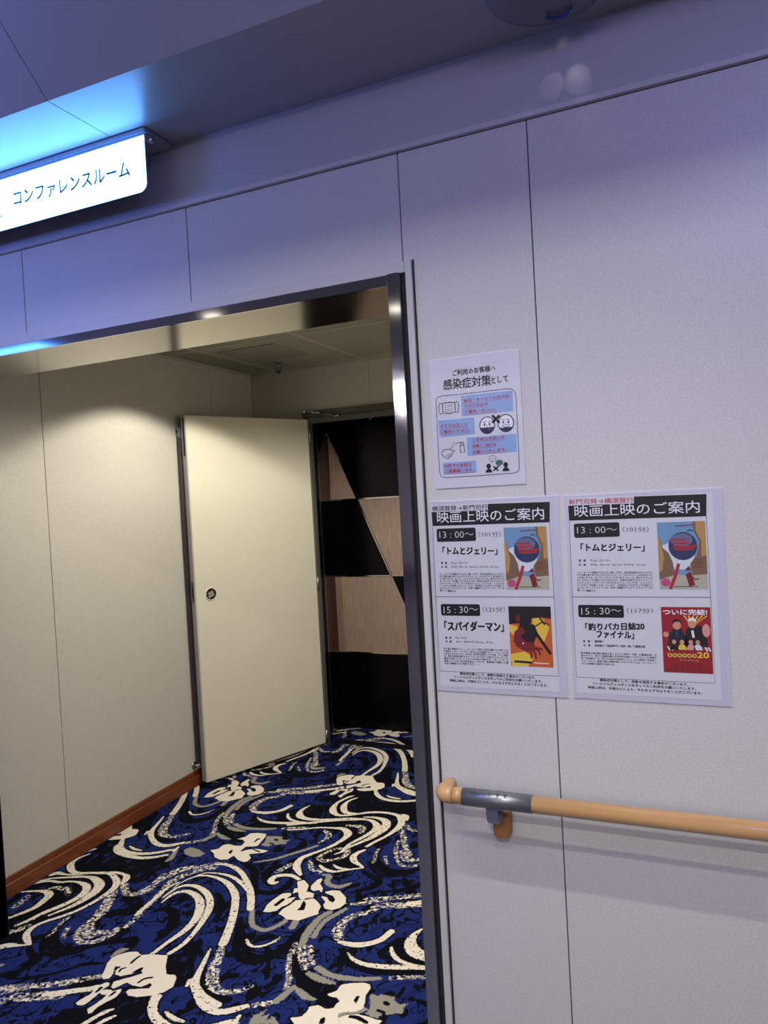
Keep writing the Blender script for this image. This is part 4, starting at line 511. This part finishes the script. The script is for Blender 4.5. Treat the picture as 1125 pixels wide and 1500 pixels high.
pr.ptext('コンファレンスルーム',(20,292),(190,247),22,TEAL,.014,1,3); pr.end(); pr.begin('pictogram')
pr.pstroke([(-8,291.5),(2.6,288.5),(3.2,305.5),(-8,308.5)],.8,TEAL,1)
pr.ppoly([(-8,313),(0,311),(0,313),(-8,315)],TEAL,1); pr.ppoly([(-8,318),(3,315.5),(3,317.5),(-8,320)],TEAL,1); pr.end()
# ------------------------------------------------------------------ laminated notices
def notice(label,x0,x1,z0,z1,px0,px1,pz0,pz1):
    e=empty('laminated_notice',None,label,'notice',((x0+x1)/2,0,(z0+z1)/2))
    box('laminate_sheet',x0,x1,-.0016,-.0001,z0,z1,MARGIN,e,bev=.0004); box('paper_sheet',px0,px1,-.0020,-.0017,pz0,pz1,WHITEP,e)
    # creased clear cover
    n=24; k=30; bm=bmesh.new(); V=[[bm.verts.new((x0+.001+(x1-x0-.002)*i/n,-.0032-.0004*math.sin(i*2.1+j*.7)*math.sin(j*1.3+i*.4),z0+.001+(z1-z0-.002)*j/k)) for i in range(n+1)] for j in range(k+1)]
    for j in range(k):
        for i in range(n): bm.faces.new((V[j][i],V[j][i+1],V[j+1][i+1],V[j+1][i]))
    bmesh_obj('clear_cover',bm,FILM,e,True)
    return e
# --- small health notice
a=xz(628.5,528,0); b=xz(771,709,0); X0,X1,Z0,Z1=a[0],b[0],xz(705,713,0)[1],xz(695,519,0)[1]
n1=notice('small white laminated notice with light blue boxes and mask drawings, above the two large ones',X0,X1,Z0,Z1,X0+.001,X1-.001,Z0+.001,Z1-.001)
pr=Print(n1,-.0021)
h=lambda x,y:(635+x/8.036,565+y/8.036)
pr.begin('heading')
pr.ptext('ご利用のお客様へ',(663,547),(726,538.5),9,INK,.02); pr.ptext('感染症対策',(649.5,564),(719,556.5),15.5,INK,.017,1,2); pr.ptext('として',(720,557.5),(744,554.5),10,INK,.02); pr.end()
pr.begin('border_line')
c=[h(*q) for q in ((30,170),(50,135),(100,122),(500,80),(860,35),(920,40),(955,65),(970,110),(990,500),(1010,960),(995,1010),(950,1028),(500,1062),(130,1082),(90,1065),(72,1020),(50,600))]
pr.pstroke(c,.9,NAVY,1,True); pr.end()
def bluebox(pts,lines):
    pr.begin('blue_text_box'); pr.ppoly([h(*q) for q in pts],BLUEP,0)
    for bd,x0,x1,yl,yr in lines: pr.ptext(bd,h(x0,yl),h(x1,yr),5.2,REDI,.02,2); pr.pstroke([h(x0,yl+30),h(x1,yr+30)],.5,REDI,2)
    pr.end()
bluebox([(322,122),(930,55),(940,300),(335,362)],[('船内・ターミナル内では',358,888,180,118),('マスクを必ず',362,640,240,218),('ご着用ください。',366,740,308,285)])
bluebox([(58,412),(482,372),(490,570),(72,612)],[('マスクは正しく',78,400,478,455),('ご着用ください。',84,428,548,520)])
bluebox([(392,612),(975,565),(982,775),(400,828)],[('こまめな手洗いや',455,840,640,605),('消毒にご協力を',458,735,710,690),('お願いいたします。',462,860,785,750)])
bluebox([(108,910),(500,880),(512,1020),(118,1050)],[('大声での会話は',128,448,945,925),('ご遠慮願います。',136,480,1008,990)])
pr.begin('mask_drawing')
pr.pstroke([h(*q) for q in ((105,210),(180,195),(250,200),(258,310),(180,328),(112,322))],1.5,INK,1,True)
pr.pstroke([h(*q) for q in ((100,212),(78,205),(62,240),(66,310),(84,342),(104,325))],1.1,INK,1); pr.pstroke([h(*q) for q in ((252,200),(272,182),(292,205),(298,270),(285,318),(258,308))],1.1,INK,1)
for k in range(4): pr.pstroke([h(130,238+22*k),h(175,228+22*k),h(232,226+22*k)],.6,INK,2)
pr.end()
def face(cx,cy,rx,ry,mouth):
    pr.begin('face_drawing'); C=h(cx,cy); c=pr.P(*C); R=abs(pr.P(*h(cx+rx,cy))[0]-c[0]); Rz=abs(pr.P(*h(cx,cy+ry))[1]-c[1])
    pr.ell(c,R,Rz,WINK,1); pr.ell(c,R,Rz,NAVY,2,math.pi+.25 if not mouth else math.pi+.5,2*math.pi-.25 if not mouth else 2*math.pi-.5,14); pr.ring(c,R,Rz,.0022,NAVY,3)
    for sx in (-.33,.33): pr.ell((c[0]+sx*R,c[1]+Rz*.12),.0017,.0036,NAVY,4); pr.stroke([(c[0]+sx*R-.004,c[1]+Rz*.42),(c[0]+sx*R+.004,c[1]+Rz*.45)],.0012,NAVY,4)
    pr.stroke([(c[0],c[1]+.0),(c[0]-.0018,c[1]-Rz*.16),(c[0]+.0015,c[1]-Rz*.17)],.0009,NAVY,4)
    if mouth: pr.ell((c[0],c[1]-Rz*.18),R*.5,Rz*.3,NAVY,4,math.pi,2*math.pi,10); pr.ell((c[0],c[1]-Rz*.22),R*.4,Rz*.2,WINK,5,math.pi,2*math.pi,10)
    pr.end()
face(632,466,88,98,False); face(852,440,92,102,True)
pr.begin('cross_mark'); c=h(735,395)
for s in (-1,1): pr.pstroke([(c[0]-5.5,c[1]-5.5*s-.3),(c[0]+5.5,c[1]+5.5*s-.3)],3.6,INK,6)
pr.end()
pr.begin('hand_and_spray_drawing')
pr.pstroke([h(*q) for q in ((95,790),(130,752),(190,748),(235,775),(222,800),(205,830),(170,862),(130,840),(100,815))],1.0,INK,1,True)
for k in range(3): pr.pstroke([h(150+16*k,800-14*k+20),h(185+12*k,835-16*k+8)],.7,INK,2)
pr.pstroke([h(*q) for q in ((312,705),(358,700),(366,782),(318,786))],1.2,INK,1,True); pr.pstroke([h(*q) for q in ((318,702),(325,665),(350,668),(352,700))],1.2,INK,1); pr.pstroke([h(265,685),h(300,668),h(345,665)],1.0,INK,1)
for q,rr in (((240,685),.0032),((220,725),.0022),((243,768),.0016),((200,745),.0018)): c=pr.P(*h(*q)); pr.ring(c,rr,rr,.0008,INK,1,seg=12)
pr.end()
pr.begin('people_drawing')
for q in ((650,948),(850,930)): c=pr.P(*h(*q)); pr.ell(c,.0052,.0058,INK,1); pr.ell((c[0],c[1]-.014),.0078,.0085,INK,1,0,math.pi,12)
c=h(735,975)
for s in (-1,1): pr.pstroke([(c[0]-3.6,c[1]-3.2*s),(c[0]+3.6,c[1]+3.2*s)],2.2,INK,2)
c=pr.P(*h(695,855)); pr.ring(c,.008,.0062,.0009,INK,1); pr.stroke([(c[0]-.003,c[1]-.006),(c[0]-.0035,c[1]-.010),(c[0]+.001,c[1]-.0062)],.0008,INK,1)
for k in (-1,0,1): pr.ell((c[0]+k*.0035,c[1]),.0009,.0009,INK,2,seg=8)
c=pr.P(*h(775,905)); G_=flat('print_green',(60,110,100)); pr.ell(c,.0085,.0062,G_,2); pr.stroke([(c[0]-.003,c[1]-.005),(c[0]-.007,c[1]-.0105),(c[0]+.002,c[1]-.0062)],.002,G_,2)
pr.end()
# --- pictures: generic painted stand-ins, drawn in unit coordinates (u right, v down)
def picture(pr,kind,q):
    (x0,z0),(x1,z1)=pr.P(*q[0]),pr.P(*q[1])
    U=lambda u,v:(x0+(x1-x0)*u,z0+(z1-z0)*v)
    W_=x1-x0; H_=z0-z1
    pr.begin('printed_picture'); L=1
    def po(pts,m,l): pr.poly([U(*p) for p in pts],m,l)
    def el(u,v,ru,rv,m,l): pr.ell(U(u,v),ru*W_,rv*H_,m,l)
    def sk(pts,w,m,l): pr.stroke([U(*p) for p in pts],w*W_,m,l)
    if kind=='landscape':
        po([(0,0),(1,0),(1,1),(0,1)],P_SKY,1); el(.35,.5,.4,.2,P_CLOUD,2)
        po([(0,.22),(.06,.24),(.1,.38),(.22,.46),(.3,.6),(.34,.85),(0,.9)],P_TAN2,3); po([(0,.22),(.05,.24),(.08,.38),(.12,.5),(.08,.7),(0,.75)],P_TAN,4)
        po([(.74,0),(1,0),(1,.85),(.7,.8),(.66,.62),(.8,.5),(.86,.3),(.76,.15)],P_TAN2,3); po([(.8,0),(1,0),(1,.5),(.9,.52),(.9,.28),(.8,.14)],P_TAN,4)
        po([(0,.86),(.35,.78),(.6,.8),(1,.78),(1,1),(0,1)],P_STONE,5); el(.5,.62,.16,.09,P_CLOUD,5)
        el(.52,.36,.3,.21,P_BALL,6); el(.5,.27,.23,.1,P_BALL2,7)
        for (a,b_,c_) in ((.3,.6,.26),(.3,.66,.31),(.32,.8,.36),(.34,.76,.40)): sk([(a,c_),((a+b_)/2,c_+.012),(b_,c_)],.045,P_RED,8)
        sk([(.42,.62),(.34,.8),(.22,1)],.07,P_RED,6); po([(.55,.78),(.66,.74),(.74,.94),(.62,.96)],P_MAR,6); po([(.53,.72),(.62,.66),(.68,.72)],P_MAR,6)
        el(.13,.9,.1,.06,P_PINK,7); sk([(.38,.06),(.78,.05)],.02,P_MAR,8); sk([(.3,.96),(.8,.96)],.015,P_DARK,8)
        for k in range(5): sk([(.72,.56+.03*k),(.92,.56+.03*k)],.012,P_MAR,8)
        sk([(.62,.75),(.74,.86),(.82,.84)],.03,P_MAR,7); sk([(.62,.14),(.7,.12),(.74,.15)],.02,P_DARK,8)
    elif kind=='action':
        po([(0,0),(1,0),(1,1),(0,1)],P_ORA,1); po([(.55,.2),(.78,.18),(.95,.35),(.8,.6),(.6,.45)],P_YEL,2); po([(.0,.8),(.35,.75),(.55,.85),(.4,1),(.02,1)],P_YEL,2)
        po([(0,.3),(.2,.34),(.12,.5),(0,.42)],P_YEL,2); po([(0,0),(1,0),(1,.2),(.75,.18),(.55,.2),(.5,.34),(.25,.28),(0,.3)],P_DARK,3)
        po([(.25,.28),(.6,.3),(.68,.45),(.55,.62),(.3,.66),(.2,.45)],P_DARK,4); sk([(.52,.32),(.95,.78)],.07,P_DARK,5); sk([(.55,.36),(.8,.25),(.95,.3)],.03,P_DARK,5); sk([(.7,.15),(.85,.3)],.04,P_DARK,5)
        po([(.12,.42),(.3,.34),(.38,.42),(.26,.5),(.36,.58),(.58,.6),(.6,.72),(.4,.76),(.16,.68),(.08,.58)],P_MAR,6)
        for k,(u,v) in enumerate(((.5,.86),(.6,.87),(.7,.8),(.76,.72))): sk([(.42+.06*k,.68),(u-.01,(v+.68)/2),(u,v)],.05,P_MAR,7)
        el(.22,.2,.05,.06,P_MAR,5); sk([(.08,.92),(.5,.93)],.05,P_DARK,8); sk([(.55,.935),(.9,.94)],.02,WINK,8); sk([(.3,.62),(.33,.61)],.03,WINK,8)
    else:
        po([(0,0),(1,0),(1,1),(0,1)],P_CRIM,1)
        for k in range(7): po([(.5,.75),(k/6.5,1),(k/6.5+.07,1)],P_MAR,2)
        for k in range(6): po([(.62,.3),(.45+.09*k,.13),(.49+.09*k,.13)],P_YEL,2)
        po([(.1,.62),(.14,.42),(.26,.32),(.4,.33),(.5,.45),(.5,.66),(.1,.66)],P_SUIT,3); po([(.46,.6),(.5,.34),(.6,.28),(.8,.28),(.9,.42),(.92,.6)],P_DARK,3)
        el(.31,.27,.085,.075,P_FLESH,5); po([(.22,.27),(.23,.2),(.32,.18),(.4,.21),(.4,.26),(.36,.22),(.27,.23)],P_DARK,6)
        el(.62,.24,.085,.08,P_FLESH,5); po([(.53,.22),(.56,.17),(.64,.15),(.71,.19),(.7,.23),(.64,.2)],WINK,6)
        sk([(.3,.36),(.3,.46)],.05,P_BALL,6); sk([(.62,.35),(.64,.46)],.05,WINK,6)
        for u,m in ((.24,P_DARK),(.4,P_YEL),(.58,P_ROSE),(.72,P_CLOUD)): el(u,.53,.045,.035,P_FLESH,8); pr.ell(U(u,.65),.09*W_,.09*H_,m,7,0,math.pi,10)
        el(.9,.35,.08,.1,P_ROSE,4); el(.08,.42,.06,.04,P_FLESH,4)
        for u in (.1,.16,.86,.92): sk([(u,.6),(u+.05,.66)],.03,WINK,7)
        a_=U(.04,.075); b_=U(.93,.075); pr.text('ついに完結!',a_[0],b_[0],a_[1],b_[1],.085*H_,WINK,.03,9,2)
        for u in (.14,.24,.34,.44,.54,.64): el(u,.735,.05,.032,P_GOLD,9); el(u,.735,.022,.013,P_MAR,10)
        a_=U(.7,.72); b_=U(.93,.72); pr.text('20',a_[0],b_[0],a_[1],b_[1],.085*H_,P_YEL,.03,10,2)
        a_=U(.34,.805); b_=U(.72,.81); pr.text('ファイナル',a_[0],b_[0],a_[1],b_[1],.03*H_,P_GOLD,.03,10)
    pr.end()
FOOT=('感染症対策として、席数を制限する場合がございます。','ソーシャルディスタンスを守ってのご利用をお願いいたします。','映画上映は、天候などにより、やむをえず中止することがございます。')
TJ=('ニューヨークの高級ホテルに引っ越してきた、毎日自由気ままにいたずら','をする働き者に見えないネズミのジェリーと、そんなジェリーを大好きでい','つも追いかける、おっちょこちょいでドジなネコのトム。新人のホテルス','タッフのケイラが働くそのホテルでは、世界が注目するセレブカップ','ルのウェディングパーティが行われようとしていたが、トムとジェ','リーのせいで台無しになってしまう。汚名返上のためタッグを組むこ','とになったトムとジェリーが、世界一素敵なウェディングパーティを','開こうと奮闘する。')
SM=('幼い頃に両親を亡くし、ニューヨーク郊外の伯父夫妻の元で育てられ','た青年ピーター・パーカー。幼なじみの同級生メリー・ジェーンに思','いを伝えられずにいた。ある日、研究所を見学していた時、そこで遺伝','子、強力な改造を施されたスーパースパイダーに刺されたピーターは、','超能力を身につける。ヒーローとなり街の平和を守る。一方、ピーターの','親友ハリーの父で天才科学者のノーマンは、軍事目的で開発した薬','を自ら実験台になり服用するが……。')
FB=('鈴木建設の倦怠期の会社の浜ーさんこと鈴木一之助（三國連太郎）を','励まそうと、釣りと家庭を愛する万年平社員のハマちゃんこと浜崎伝','助（西田敏行）は、釣りの大好きな会長といっしょに大物釣りを目指し','てく。そんな、春風に乗り余暇を楽しんだハマちゃんは、スーさんこと','もにと北海道へ渓流釣りに出かける。')
def movie_notice(label,o,red,route,lines2,dir2,act2,syn2,pics,mins2,x0,x1,z0,z1):
    """o: photo-pixel mapping of the layout read off the sheet"""
    p0=o(60,140); 
    e=notice(label,x0,x1,z0,z1,x0+.008,x1-.018,z0+.012,z1-.010)
    pr=Print(e,-.0021)
    B=REDI if red else INK
    pr.begin('header_bar'); pr.ppoly([o(56,190),o(56,140),o(842,114),o(842,250),o(62,275)],INK,0); pr.ppoly([o(50,136),o(430,122),o(430,170),o(52,183)],WHITEP,2)
    pr.ptext('映画上映のご案内',o(92,218),o(803,190),17.5,WINK,.004,1,2); pr.ptext(route,o(60,160),o(428,148),7.8,B,.012,3); pr.end()
    pr.begin('frame_line'); pr.pstroke([o(62,275),o(84,745),o(112,1240),o(900,1275),o(870,748),o(842,250)],.6,NAVY,1); pr.pstroke([o(84,745),o(870,748)],.8,NAVY,1); pr.end()
    for k,(t,mi,y) in enumerate((('13 : 00〜','（101分）',0),('15 : 30〜',mins2,500))):
        dx=28*k
        pr.begin('time_box'); a,b=pr.P(*o(88+dx,297+y-3)),pr.P(*o(352+dx,374+y)); pr.poly(rrect(a[0],b[0],b[1],a[1],.004,'tl tr bl br'),INK,1)
        pr.ptext(t,o(108+dx,334+y),o(334+dx,330+y),9.5,WINK,-.012,2,2); pr.ptext(mi,o(368+dx,330+y),o(515+dx,329+y),8.5,NAVY,0,1,2); pr.end()
    pr.begin('film_title'); pr.ptext('「トムとジェリー」',o(130,440),o(492,440),11.5,INK,.035,1,2); pr.end()
    pr.begin('film_title')
    for bd,a,b,hh in lines2: pr.ptext(bd,o(*a),o(*b),hh,INK,.035,1,2)
    pr.end()
    pr.begin('credits'); pr.ptext('監　督：　ティム・ストーリー',o(120,521),o(300,520),3.4,INK,.02); pr.end(); pr.begin('credits'); pr.ptext('出　演：　クロエ・グレース・モレッツ／マイケル・ペーニャ',o(120,547),o(500,547),3.4,INK,.02)
    pr.end(); pr.begin('credits'); pr.ptext('監　督：　'+dir2[0],o(148,dir2[1]),o(dir2[2],dir2[1]+2),3.4,INK,.02); pr.ptext('出　演：　'+act2[0],o(150,act2[1]),o(act2[2],act2[1]+8),3.4,INK,.02); pr.end()
    pr.begin('synopsis')
    for k,s in enumerate(TJ): pr.ptext(s,o(108+k*.6,594+15.6*k),o(540 if k<7 else 222,592+15.6*k+(3 if k<7 else 8)),3.0,INK,.012)
    pr.end(); pr.begin('synopsis')
    y2,dy=syn2[1]
    for k,s in enumerate(syn2[0]): last=k==len(syn2[0])-1; pr.ptext(s,o(136+k,y2+dy*k),o(syn2[2] if last else 566,y2+dy*k+(6 if last else 13)),3.0,INK,.012)
    pr.end()
    pr.begin('footer_text')
    pr.ptext(FOOT[0],o(244,1256),o(748,1284),4.2,INK,.02); pr.ptext(FOOT[1],o(205,1277),o(792,1310),4.2,INK,.02); pr.ptext(FOOT[2],o(178,1301),o(828,1337),4.2,INK,.02); pr.end()
    for kd,q in pics: picture(pr,kd,q)
    return e
o2=lambda x,y:(620+x/4.543,710+y/4.543)
# same layout carried by the known width of the sheet to the second notice
def o3(x,y):
    a=xz(*o2(x,y),0); return tuple(px(a[0]+.3085,a[1]+.0005))
def px(X,Z):
    v=AX.T@(np.array([X,0,Z])-CAM); return (CX+FPX*v[0]/v[2],CY+FPX*v[1]/v[2])
a,b=xz(626.6,733,0),xz(833.5,1022.6,0); zt=xz(720,729.5,0)[1]; zb=xz(736,1017,0)[1]
movie_notice('large laminated screening notice with black route lettering, left of the pair',o2,False,'横須賀発→新門司行',[('「スパイダーマン」',(142,940),(535,945),14)],('サム・ライミ',1018,290),('トビー・マグワイア／ウィレム・デフォー',1043,472),(SM,(1090,16.3),368),
    [('landscape',((737.5,773),(805,863.5))),('action',((744.5,888),(811,978)))],'（121分）',a[0],b[0]-.001,zb,zt)
a3,b3=xz(825,724.9,0),xz(1072.6,1035.5,0); zt3=xz(940,719,0)[1]; zb3=xz(957,1029,0)[1]
movie_notice('large laminated screening notice with red route lettering, right of the pair',o3,True,'新門司発→横須賀行',[('「釣りバカ日誌20',(160,930),(495,925),10.5),('ファイナル」',(225,975),(436,982),10.5)],('朝原雄三',1018,265),('西田敏行／浅田美代子／吹石一恵／三國連太郎',1043,500),(FB,(1090,16.3),330),
    [('landscape',((962,765.5),(1037.5,863))),('people',((968,889),(1045,987.5)))],'（117分）',a3[0],b3[0],zb3,zt3)
# ------------------------------------------------------------------ handrail
hr=empty('handrail',None,'light varnished wooden handrail with a grey metal sleeve, running along the wall beside the doorway','handrail',(0,-.065,.835))
RY,RZ,RR=-.065,.836,.0180
tube('wooden_rail',[(-.372,RY,RZ),(1.9,RY,RZ)],RR,RAILW,hr,28)
tube('wooden_rail',[(-.548,RY,RZ),(-.526,RY,RZ)],RR,RAILW,hr,28)
tube('metal_sleeve',[(-.526,RY,RZ),(-.5255,RY,RZ),(-.3725,RY,RZ),(-.372,RY,RZ)],[RR-.001,RR+.0012,RR+.0012,RR-.001],mat('sleeve_steel',(128,130,134),.34,.75),hr,28)
pts=[(-.5485,RY,RZ),(-.560,RY,RZ)]
for k in range(1,7):
    an=k*math.pi/12; pts.append((-.560-.014*math.sin(an),RY+.014*(1-math.cos(an)),RZ))
pts+= [(-.574,-.03,RZ+.001),(-.574,-.012,RZ+.002),(-.574,-.001,RZ+.002)]
tube('end_return',pts,[RR+.0006]*len(pts[:-3])+[RR*.92,RR*.78,RR*.62],mat('end_cap_beige',(186,144,98),.35),hr,24)
# bracket: bent metal strip and wall block
bk=[(-.4,RY,RZ-RR),(-.4,RY,RZ-.030),(-.4,RY+.003,RZ-.046),(-.4,RY+.013,RZ-.056),(-.4,RY+.026,RZ-.056),(-.4,RY+.036,RZ-.047),(-.4,RY+.042,RZ-.035)]
bm=bmesh.new(); bw=.013; xb=-.462; prev=None
for i,p in enumerate(bk):
    tA=Vector(bk[min(i+1,len(bk)-1)])-Vector(bk[max(i-1,0)]); nn=Vector((0,-tA.z,tA.y)).normalized()*.0025
    c=Vector((xb,p[1],p[2])); ring=[bm.verts.new(c+nn+Vector((-bw,0,0))),bm.verts.new(c+nn+Vector((bw,0,0))),bm.verts.new(c-nn+Vector((bw,0,0))),bm.verts.new(c-nn+Vector((-bw,0,0)))]
    if prev:
        for k in range(4): bm.faces.new((prev[k],prev[(k+1)%4],ring[(k+1)%4],ring[k]))
    else: bm.faces.new(ring)
    prev=ring
bm.faces.new(prev[::-1]); bmesh.ops.recalc_face_normals(bm,faces=bm.faces[:]); bmesh_obj('bracket_arm',bm,mat('bracket_grey',(128,130,148),.35,.6),hr)
bm=bmesh.new(); pr_=rrect(-.474,-.436,.733,.795,.014,'bl br'); q=[((x-(-.455)),z) for x,z in pr_]
A=[bm.verts.new((x,0,z)) for x,z in pr_]; B=[bm.verts.new((-.455+(x+.455)*.95,-.026 if z>.775 else -.030+(.775-z)*.12,z)) for x,z in pr_]
bm.faces.new(A[::-1]); bm.faces.new(B)
for k in range(len(A)): bm.faces.new((A[k],A[(k+1)%len(A)],B[(k+1)%len(A)],B[k]))
bmesh.ops.recalc_face_normals(bm,faces=bm.faces[:]); bmesh.ops.triangulate(bm,faces=[f for f in bm.faces if len(f.verts)>4]); bmesh_obj('bracket_block',bm,BLOCKW,hr)
# lettering wrapped on the sleeve
pr=Print(hr,0); pr.begin('sleeve_lettering'); pr.text('→エレベーター 乗り場',-.505,-.425,0,0,.009,THREAD,.01,0,2)
for v in pr.bm.verts:
    an=math.radians(128)-v.co.z/RR; rr=RR+.0015; v.co=Vector((v.co.x,RY+rr*math.cos(an),RZ+rr*math.sin(an)))
pr.end()
bm=bmesh.new(); rnd=random.Random(3)
for k in range(16):
    for (a_,b_) in ((0,0),(0,1),(0,2),(1,0),(1,1),(1,2)):
        if rnd.random()<.5:
            an=math.radians(100-b_*7); bmesh.ops.create_icosphere(bm,subdivisions=1,radius=.0008,matrix=Matrix.Translation((-.505+k*.0055+a_*.0022,RY+(RR+.0013)*math.cos(an),RZ+(RR+.0013)*math.sin(an))))
o=bmesh_obj('braille_dots',bm,SATIN,hr); tag(o,kind='stuff')
# ------------------------------------------------------------------ round fixture under the soffit
ft=empty('ceiling_detector',None,'round grey ceiling fixture with a blue curved rim, at the top edge above the notices','ceiling fixture',(-.24,-.165,ZS))
def lathe(name,prof,cx,cy,m,parent,seg=48):
    bm=bmesh.new(); R_=[[bm.verts.new((cx+r_*math.cos(2*math.pi*k/seg),cy+r_*math.sin(2*math.pi*k/seg),z)) for k in range(seg)] for r_,z in prof]
    for A,B in zip(R_,R_[1:]):
        for k in range(seg): bm.faces.new((A[k],A[(k+1)%seg],B[(k+1)%seg],B[k]))
    bm.faces.new(R_[-1]); bmesh.ops.recalc_face_normals(bm,faces=bm.faces[:]); return bmesh_obj(name,bm,m,parent,True)
FIXM=mat('fixture_plastic',(118,116,124),.35)
lathe('body',[(.118,ZS),(.118,ZS-.008),(.112,ZS-.016),(.09,ZS-.022),(.05,ZS-.025),(.02,ZS-.026)],-.24,-.165,FIXM,ft)
pts=[]
c0=(-.232,-.118)
for k in range(13):
    an=math.radians(20+k*11.5); pts.append((c0[0]+.026*math.cos(an),c0[1]+.026*math.sin(an),ZS-.030))
tube('blue_rim',pts,[.001]+[.0035]*11+[.001],mat('blue_plastic',(30,60,130),.2),ft,10)
tube('indicator_pin',[(c0[0]+.026,c0[1]+.008,ZS-.027),(c0[0]+.026,c0[1]+.008,ZS-.040)],.0012,SATIN,ft,8)
